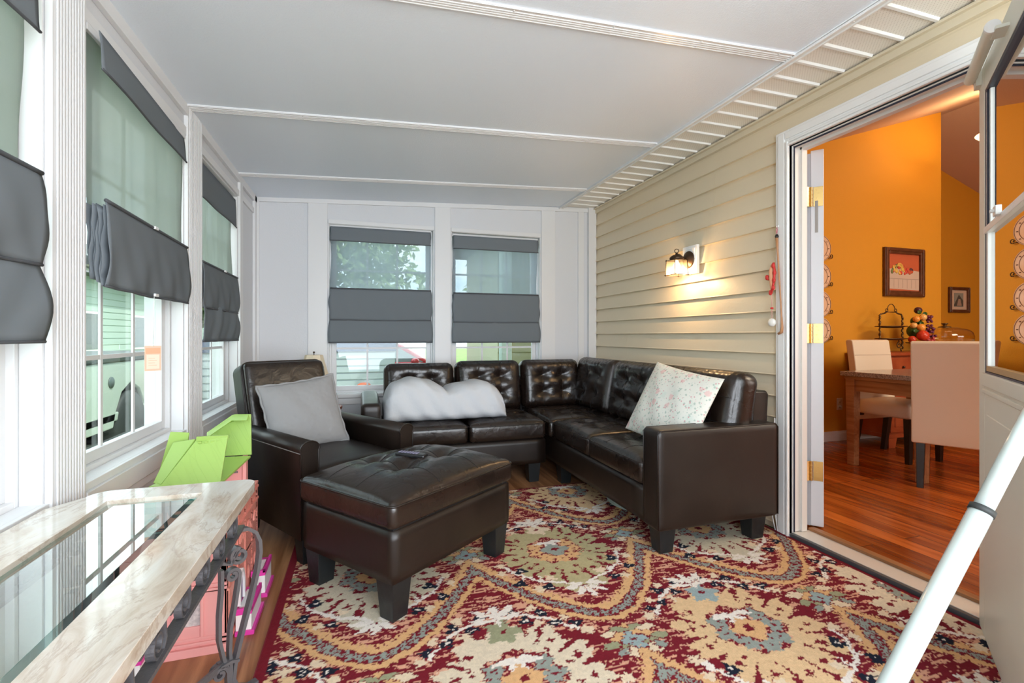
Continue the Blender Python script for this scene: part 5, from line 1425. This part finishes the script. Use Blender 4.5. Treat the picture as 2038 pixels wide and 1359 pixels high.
# two-tier iron serving rack
rk = empty('serving_rack', (4.945, 3.33, .916)); tag(rk, 'two tier twisted iron serving rack on the sideboard below the fruit picture', 'rack')
S = MB(); w_ = .155
for s_ in (-1, 1):
    n = 40; S.tube([(s_*(w_-.0+.004*math.sin(k*1.1)), .004*math.cos(k*1.1), .02+.33*k/n) for k in range(n+1)]+[(s_*(w_-.02),0,.365),(s_*.09,0,.372),(s_*.07,0,.385)], .0075, 8)
    S.tube(spiral((s_*.058,0,.402), .020, .010, 1.1, -PI/2, (s_,0,0), (0,0,1), 18), .004, 6)
    for z in (.08,.17,.27,.33): S.sphere((s_*w_,0,z), .012, 8, 6, (.8,.8,1.2))
S.tube([(.052*math.cos(t), 0, .405+.058*math.sin(t)) for t in [PI*k/14 for k in range(15)]], .004, 6); S.tube([(-.06,0,.385),(.06,0,.385)], .004, 6)
S.build('frame', GOLDI, rk)
for z in (.125, .245):
    S = MB(); S.tube([( (w_+.012)*math.cos(2*PI*k/32), .10*math.sin(2*PI*k/32), z) for k in range(32)], .005, 6, closed=True); S.lathe([(0,z-.016),(.10,z-.014),(.155,z-.002),(.155,z),(0,z-.010)], (0,0,0), 28, sy=.62); S.build('shelf', GOLDI, rk)
for s_ in (-1, 1):
    S = MB(); S.tube(spiral((s_*.11,.0,.060), .034, .010, 1.2, PI/2, (s_,0,0), (0,0,1), 24)[::-1]+[(s_*.10,0,.12)], .005, 6); S.tube([(s_*.13,.0,.03),(s_*.14,.0,.0)], .006, 6); S.build('scroll_foot', GOLDI, rk)
# artificial fruit cone on its stand
ft = empty('fruit_topiary', (5.275, 3.30, .916)); tag(ft, 'cone shaped artificial fruit and grape topiary beside the iron rack', 'fruit decoration')
S = MB()
for s_ in (-1, 1): S.tube(spiral((s_*.05,0,.040), .032, .008, 1.2, PI/2, (s_,0,0), (0,0,1), 24), .005, 6)
S.lathe([(0,.078),(.09,.078),(.10,.088),(0,.088)], (0,0,0), 24); S.build('stand', GOLDI, ft)
fc = {k: mat('fruit_'+k, c, .3) for k, c in dict(red=(.60,.05,.02), orange=(.85,.36,.06), peach=(.85,.50,.16), plum=(.06,.012,.03), grape=(.13,.02,.07), rose=(.50,.07,.06), leafy=(.04,.10,.02)).items()}
for (x, y, z, r, c, nm) in ((-.03,-.06,.155,.052,'red','apple'),(-.115,-.02,.118,.034,'red','apple'),(.125,-.02,.135,.036,'red','apple'),(-.028,-.045,.235,.036,'orange','orange'),(.0,-.045,.335,.032,'peach','peach'),(-.055,-.02,.318,.030,'orange','orange'),(-.06,.0,.255,.03,'peach','peach'),(.0,0,.405,.034,'plum','plum'),(-.01,.02,.20,.07,'leafy','core'),(0,.02,.30,.045,'leafy','core')):
    S = MB(); S.sphere((x,y,z), r, 14, 10); S.build(nm, fc[c], ft)
rg = random.Random(3)
for cx_, cz_, n_, c in ((.075,.19,26,'grape'),(.045,.30,16,'grape'),(.03,.115,22,'rose'),(.10,.12,10,'rose')):
    S = MB()
    for k in range(n_): S.sphere((cx_+rg.uniform(-.05,.05)*(1 if c != 'grape' else .8), -.060+rg.uniform(-.035,.03), cz_+rg.uniform(-.05,.045)*(.5 if c == 'rose' else 1)), .013, 8, 6)
    S.build('grapes', fc[c], ft)
for (x, z, a) in ((.05,.37,.5),(-.085,.20,2.4),(.055,.165,-.4),(-.03,.385,2.6),(.0,.275,0)):
    S = MB(); S.sphere((x,-.03,z), .034, 10, 6, (1,.25,.6), M=None); S.build('leaf', fc['leafy'], ft)
# glass cake dome
cdm = empty('cake_stand', (5.68, 3.31, .916)); tag(cdm, 'clear glass cake dome on a low footed stand on the sideboard', 'cake stand')
DG = glass_pane_mat('dome_glass', (.93,.86,.74), 2.2)
S = MB(); S.lathe([(.09,0),(.09,.008),(.03,.03),(.025,.065),(.06,.08),(.26,.088),(.265,.096),(0,.096)], (0,0,0), 36); S.build('plate', mat('glass_plate', (.55,.42,.26), .15), cdm)
S = MB(); S.lathe([(.222,.098),(.224,.15),(.212,.190),(.18,.218),(.10,.236),(.0,.240)], (0,0,0), 40); S.build('dome', DG, cdm)
S = MB(); S.lathe([(.055,.236),(.05,.246),(.02,.252),(.012,.262),(.024,.272),(.03,.280),(.0,.284)], (0,0,0), 20); S.build('knob', GOLDI, cdm)

# framed pictures
def picture(label, cx, y, cz_, w_, h_, fw, paint):
    r_ = empty('framed_picture', (cx, y, cz_)); tag(r_, label, 'picture')
    S = MB()
    for a, b in (((-w_/2,-h_/2),(-w_/2+fw,h_/2)),((w_/2-fw,-h_/2),(w_/2,h_/2)),((-w_/2+fw,-h_/2),(w_/2-fw,-h_/2+fw)),((-w_/2+fw,h_/2-fw),(w_/2-fw,h_/2))):
        S.box((a[0],-.030,a[1]),(b[0],.0,b[1])); 
    for a, b in (((-w_/2+.008,-h_/2+.008),(-w_/2+fw*.6,h_/2-.008)),((w_/2-fw*.6,-h_/2+.008),(w_/2-.008,h_/2-.008)),((-w_/2+fw*.6,-h_/2+.008),(w_/2-fw*.6,-h_/2+fw*.6)),((-w_/2+fw*.6,h_/2-fw*.6),(w_/2-fw*.6,h_/2-.008))):
        S.box((a[0],-.038,a[1]),(b[0],-.028,b[1]))
    S.build('frame', WFRAME, r_, bevel=.005)
    paint(r_, w_/2-fw, h_/2-fw)
def M_(n, c, r=.7): return bpy.data.materials.get(n) or mat(n, c, r)
def paint_fruit(r_, a, b):
    S = MB(); y = -.008
    S.box((-a,y,-b),(a,-.002,b)); S.cur = 1; S.prism([(-a,-b+.02),(a,-b+.01),(a,b*.10),(-a*.2,b*.22),(-a,b*.18)], y-.001, y, 'y')
    S.cur = 8; S.box((-a,y-.002,-b*.36),(a,y-.001,-b*.33))
    for k in range(7): S.box((-a*.9+k*a*.28, y-.002, -b*.85),(-a*.9+k*a*.28+.003, y-.001, -b*.38))
    rg = random.Random(8)
    for k in range(44):
        t = rg.random(); x = -a*.75+t*a*1.35; z = b*.02+rg.uniform(-.1,.42)*b*(1-abs(t-.4)); 
        S.cur = (2,3,4,5,6)[min(4, int(t*3+rg.random()*2))]; r = rg.uniform(.010,.024)
        S.lathe([(r,0),(r*.7,.003),(0,.004)], (0,0,0), 10, T3((x,y-.001,z)) @ R3(PI/2,0,0))
    for k in range(3): S.cur = 3; S.strap([(-a*.35+k*.008+.05*math.cos(q*.3), y-.004, b*.10+.012*k+.05*math.sin(q*.3)) for q in range(8)], (0,1,0), .004, .010)
    S.build('painting', [M_('paint_red',(.50,.10,.03)),M_('paint_cloth',(.55,.42,.33)),M_('paint_green',(.14,.17,.05)),M_('paint_yellow',(.70,.45,.08)),M_('paint_tomato',(.60,.06,.03)),M_('paint_tomato2',(.55,.10,.03)),M_('paint_dark',(.10,.03,.03)),M_('paint_x',(.4,.3,.2)),M_('paint_fold',(.36,.27,.22))], r_)
picture('walnut framed still life of fruit on a white cloth, on the bright orange wall', 5.392, 3.518, 1.727, .585, .505, .062, paint_fruit)
def paint_house(r_, a, b):
    S = MB(); S.box((-a,-.008,-b),(a,-.002,b)); S.cur = 1; q = a*.58; S.box((-q,-.010,-q),(q,-.008,q)); S.cur = 2
    S.prism([(-q,-q*.7),(0,q*.75),(q*.95,-q*.1),(q*.95,-q*.9),(-q,-q*.9)], -.012, -.010, 'y'); S.cur = 3; S.prism([(-q*.45,-q*.85),(-q*.1,q*.15),(q*.3,q*.1),(q*.6,-q*.85)], -.013, -.012, 'y')
    S.build('painting', [M_('mat_board',(.68,.50,.36)),M_('paint_sky',(.30,.30,.24)),M_('paint_roof',(.09,.08,.06)),M_('paint_wall',(.40,.28,.20))], r_)
picture('small walnut framed picture of a gabled house on the darker recessed wall', 7.815, 4.398, 1.56, .41, .35, .042, paint_house)
# wall outlets
def outlet(label, x, y, z, blank=False):
    r_ = empty('wall_outlet', (x, y, z)); tag(r_, label, 'outlet')
    S = MB(); S.box((-.037,-.006,-.058),(.037,0,.058)); p = S.build('cover_plate', M_('outlet_cream', (.72,.66,.55), .4), r_, bevel=.003)
    for dz in (-.024,.024):
        S = MB(); S.lathe([(.016,0),(.015,.003),(0,.003)], (0,0,0), 16, T3((0,-.006,dz)) @ R3(PI/2,0,0)); S.build('socket', M_('socket_grey', (.42,.37,.30), .5), p)
outlet('cream wall outlet low on the orange wall left of the granite table', 4.507, 3.519, .395)
outlet('cream wall plate behind the fruit topiary, above the sideboard', 5.665, 3.519, 1.15)
# plate rack on the orange wall, mostly hidden by the entry door
for k, z in enumerate((1.915, 1.645, 1.375, 1.12)):
    ph = empty('wall_plate', (4.235, 3.505, z)); 
    tag(ph, ('topmost', 'second from the top', 'third from the top', 'lowest')[k]+' decorated plate of the column hanging behind the entry door edge', 'plate', None)
    S = MB(); S.lathe([(0,0),(.09,.002),(.125,.014),(.128,.016),(.120,.017),(.085,.008),(0,.006)], (0,0,0), 36, R3(PI/2,0,0)); p = S.build('plate', M_('plate_glaze', (.78,.52,.34), .25), ph)
    S = MB(); 
    for rr in (.118,.086): S.tube([(rr*math.cos(2*PI*q/36), -.018+(.006 if rr < .1 else 0), rr*math.sin(2*PI*q/36)) for q in range(36)], .0015, 5, closed=True)
    for q in range(9):
        a = 2*PI*q/9; S.sphere((.100*math.cos(a), -.014, .100*math.sin(a)), .008, 6, 5, (1,.2,.6))
    S.build('painted_rim', M_('plate_brown', (.16,.07,.03), .4), p)
    S = MB(); S.tube([(.10,.0,-.085),(.115,-.012,-.088)]+spiral((.138,-.010,-.070), .022, .007, 1.1, -PI*.75, (1,0,0), (0,0,1), 18), .0045, 6)
    S.tube([(-.10,.0,-.085),(-.115,-.012,-.088)]+spiral((-.138,-.010,-.070), .022, .007, 1.1, -PI*.75, (-1,0,0), (0,0,1), 18), .0045, 6); S.tube([(-.10,-.004,-.09),(.10,-.004,-.09)], .004, 6); S.build('scroll_hanger', GOLDI, ph)

# ================================================================== OUTSIDE
GZ = -.55
S = MB(); S.box((-40,-12,GZ-.1),(40,60,GZ)); struct(S.build('ground', mat('lawn', (.10,.17,.04), .95, noise=(3,(.20,.27,.08),.3,.7))))
S = MB(); S.box((-5.6,-8,GZ),(-2.2,14,GZ+.012)); S.box((-5,8.6,GZ),(4,13,GZ+.012)); struct(S.build('driveway', mat('concrete', (.42,.42,.33), .9, noise=(4,(.34,.35,.28),.3,.7))))
def siding_wall(S, axis, fixed, u0, u1, z0, z1, out, st=.12):
    z = z0
    while z < z1:
        zt = min(z+st, z1); pr = [(fixed+out*.0, z),(fixed+out*.020, z),(fixed+out*.004, zt),(fixed, zt)]
        S.prism(pr, u0, u1, axis); z += st
NS = mat('neighbour_siding', (.40,.50,.45), .6); DKW = mat('dark_window', (.05,.07,.07), .15)
nh = empty('neighbour_house', (-8.2, 24, GZ)); tag(nh, 'pale sided neighbouring house beyond the truck through the left windows', 'house')
S = MB(); S.box((-4,-9,0),(0,14,3.6)); S.build('walls', NS, nh)
S = MB(); siding_wall(S, 'y', .0, -9, 14, 0, 3.6, 1, .22); S.build('siding', NS, nh)
S = MB(); S.prism([(-4.5,3.5),(.5,3.5),(-2,5.2)], -9.4, 14.4, 'y'); S.build('roof', mat('grey_shingle', (.10,.10,.10), .9, noise=(20,(.16,.15,.15),.3,.7)), nh)
for y in (-6.0, -2.6, 1.8, 6.4, 10.5):
    S = MB(); S.box((.0,y,1.1),(.05,y+1.1,2.4)); f_ = S.build('window', TRIMW, nh); S = MB(); S.box((.03,y+.08,1.18),(.06,y+1.02,2.32)); S.build('pane', DKW, f_)
def truck():
    r_ = empty('pickup_truck', (-3.05, 7.4, GZ)); tag(r_, 'white work truck parked in the driveway outside the left windows', 'truck')
    WH = mat('truck_paint', (.44,.51,.45), .25, coat=.5); DK = mat('truck_dark', (.03,.04,.04), .5)
    S = MB(); S.prism([(2.55,.55),(2.55,1.28),(-.9,1.28),(-.9,.42),(.05,.42),(.12,.62),(.28,.86),(.55,.98),(.82,.86),(.98,.62),(1.05,.42)], -.06, 0, 'x'); S.box((-1.95,-.9,.5),(-.0,2.55,.62)); S.box((-1.95,-.9,.5),(-1.89,2.55,1.28)); S.box((-1.95,2.49,.5),(0,2.55,1.28)); S.build('bed', WH, r_, bevel=.02)
    S = MB(); S.box((-2.0,-.9,1.28),(.02,2.58,1.36)); S.build('bed_rail', DK, r_, bevel=.01)
    S = MB(); S.prism([(-.92,.42),(-.92,2.05),(-2.2,2.05),(-2.9,1.35),(-4.2,1.25),(-4.3,.5),(-3.9,.45),(-3.75,.8),(-3.4,.98),(-3.05,.8),(-2.9,.42)], -1.95, 0, 'x'); S.build('cab', WH, r_, bevel=.04)
    S = MB(); S.prism([(-1.0,1.38),(-1.0,1.95),(-2.1,1.95),(-2.6,1.38)], .0, .012, 'x'); S.build('side_window', DKW, r_)
    S = MB(); S.box((-.35,2.56,.5),(-.1,2.62,.62)); S.box((-1.9,2.56,.48),(.0,2.66,.62)); S.build('bumper', DK, r_, bevel=.02)
    S = MB(); S.lathe([(.075,0),(.07,.012),(0,.012)], (0,0,0), 20, T3((.0,-.02,1.02)) @ R3(0,PI/2,0)); S.build('fuel_cap', M_('cap_grey', (.10,.13,.13), .5), r_)
    for x in (-.11, -1.85):
        for y in (.55, -3.4):
            S = MB(); S.lathe([(.20,.0),(.40,.0),(.43,.04),(.43,.20),(.40,.24),(.20,.24)], (0,0,0), 32, T3((x-.12,y,.43)) @ R3(0,PI/2,0)); wh = S.build('wheel', RUBBER, r_)
            S = MB(); S.lathe([(0,.05),(.08,.06),(.10,.10),(.20,.22),(.23,.235),(.23,.0),(0,.0)], (0,0,0), 24, T3((x-.12,y,.43)) @ R3(0,PI/2,0)); S.build('rim', M_('rim_silver', (.62,.64,.64), .3), wh)
truck()
# white shed / trailer and red car beyond the back windows
ts = empty('utility_trailer', (-1.4, 8.0, GZ)); tag(ts, 'white ribbed trailer with navy top band outside the back window', 'trailer')
WR = mat('trailer_white', (.42,.46,.49), .4)
S = MB(); S.box((-1.1,0,.35),(1.93,1.5,1.38)); S.build('box', WR, ts)
S = MB(); 
for k in range(9): S.box((-1.1,-.02,.38+k*.11),(1.93,.0,.38+k*.11+.085))
S.build('ribs', WR, ts)
S = MB(); S.box((-1.15,-.04,1.37),(1.97,1.55,1.56)); S.build('top_band', mat('navy_tarp', (.03,.05,.12), .6), ts)
S = MB(); S.sphere((1.45,-.03,.82), .11, 12, 8, (1,.3,.5)); S.build('marker_light', mat('orange_marker', (.70,.14,.05), .4), ts)
for x in (-.9, .6):
    S = MB(); S.lathe([(.0,.0),(.30,.0),(.34,.04),(.34,.2),(0,.2)], (0,0,0), 24, T3((x,.22,.34)) @ R3(PI/2,0,0)); S.build('wheel', RUBBER, ts)
def red_car():
    r_ = empty('red_car', (.35, 10.0, GZ)); tag(r_, 'red car parked beyond the trailer outside the back windows', 'car')
    RD = mat('red_car_paint', (.42,.025,.035), .2, coat=.8)
    S = MB(); S.prism([(-2.2,.30),(-2.25,.75),(-1.9,.98),(-1.2,1.05),(-.9,1.08),(.75,1.08),(1.1,1.02),(1.95,.86),(2.22,.60),(2.22,.30)], 0, 1.75, 'y'); S.build('body', RD, r_, bevel=.07, bseg=3)
    S = MB(); S.prism([(-1.45,1.02),(-.85,1.48),(.15,1.52),(.45,1.45),(1.15,1.02)], .12, 1.63, 'y'); S.build('roof', RD, r_, bevel=.08, bseg=3)
    S = MB(); S.prism([(-1.2,1.07),(-.80,1.40),(.12,1.44),(.38,1.38),(.90,1.07)], .085, .125, 'y'); S.build('side_windows', mat('car_glass', (.20,.26,.26), .05), r_)
    S = MB(); S.box((-.18,.07,1.05),(-.12,.13,1.45)); S.build('door_pillar', RD, r_)
    S = MB(); S.sphere((.72,.0,1.10), .09, 10, 8, (1,.7,.7)); S.build('mirror', RD, r_)
    for x in (-1.4, 1.4):
        S = MB(); S.lathe([(0,.0),(.28,.0),(.32,.03),(.32,.2),(0,.2)], (0,0,0), 28, T3((x,.18,.32)) @ R3(PI/2,0,0)); w2 = S.build('wheel', RUBBER, r_)
        S = MB(); S.lathe([(0,.0),(.20,.0),(.20,.01),(0,.02)], (0,0,0), 20, T3((x,-.02,.32)) @ R3(PI/2,0,0)); S.build('rim', M_('rim_silver', (.62,.64,.64), .3), w2)
red_car()
nb = empty('neighbour_porch', (1.95, 7.2, GZ)); tag(nb, 'cream sided house with square porch posts outside the right back window', 'house')
CS = mat('cream_siding', (.40,.41,.28), .6)
S = MB(); S.box((.12,.02,0),(6,2.4,3.4)); siding_wall(S, 'x', .02, .10, 6, 0, 3.4, -1, .17); S.build('walls', CS, nb)
PG = mat('post_grey_green', (.34,.42,.38), .5)
for x in (-.22, .95): S = MB(); S.box((x,-1.3,0),(x+.14,-1.16,3.0)); S.build('post', PG, nb, bevel=.01)
S = MB(); S.box((-.4,-1.4,3.0),(6,0,3.2)); S.build('porch_beam', PG, nb)
S = MB(); S.prism([(-1.7,3.2),(2.6,3.2),(2.6,4.3)], -.6, 6.2, 'x'); S.build('roof', bpy.data.materials['grey_shingle'], nb)
# trees
LEAF = mat('tree_leaves', (.13,.22,.07), .7, noise=(1.5,(.26,.36,.14),.3,.7)); BARK = mat('bark', (.12,.09,.06), .9)
def tree(label, x, y, h, r, seed, n=1500, lz=.55):
    rg = random.Random(seed); t = empty('leafy_tree', (x, y, GZ)); tag(t, label, 'tree')
    S = MB(); S.tube([(0,0,0),(.05,.02,h*.3),(-.05,.05,h*.6),(0,0,h*.85)], [.22,.16,.11,.04], 10)
    for k in range(5):
        a = k*1.3; S.tube([(0,0,h*(.35+.08*k)),(r*.4*math.cos(a), r*.4*math.sin(a), h*(.5+.08*k))], [.07,.02], 6)
    S.build('trunk', BARK, t)
    cl = [(rg.uniform(-.7,.7)*r, rg.uniform(-.7,.7)*r, h*lz+rg.uniform(-.25,.42)*h*.8) for _ in range(16)]
    vs = []; fs = []
    for k in range(n):
        c = rg.choice(cl); v = Vector((rg.gauss(0,1), rg.gauss(0,1), rg.gauss(0,1))).normalized()*r*.42*rg.uniform(.6,1)
        p = Vector(c)+v; a = Vector((rg.gauss(0,1), rg.gauss(0,1), rg.gauss(0,1))).normalized()*.22; b_ = a.orthogonal().normalized()*.14
        q = len(vs); vs += [p-a, p+b_, p+a, p-b_]; fs.append((q, q+1, q+2, q+3))
    MB().add(vs, fs).build('foliage', LEAF, t)
tree('leafy tree behind the trailer, seen through the left back window shade', .2, 26, 9.5, 3.2, 1, 3000, .62)
tree('leafy tree behind the red car, between the two back windows', 8.0, 25, 8, 2.6, 2, 1800)
tree('leafy tree in the yard beyond the corner window', -5.0, 20.5, 5.2, 1.5, 3, 1600)
tree('leafy tree over the truck cab, behind the nearest left shade', -7.2, 3.0, 6.5, 1.3, 4, 900, .8)
tree('tall leafy tree rising behind the neighbouring house roof', -17.5, 22, 9.5, 1.8, 5, 900, .8)
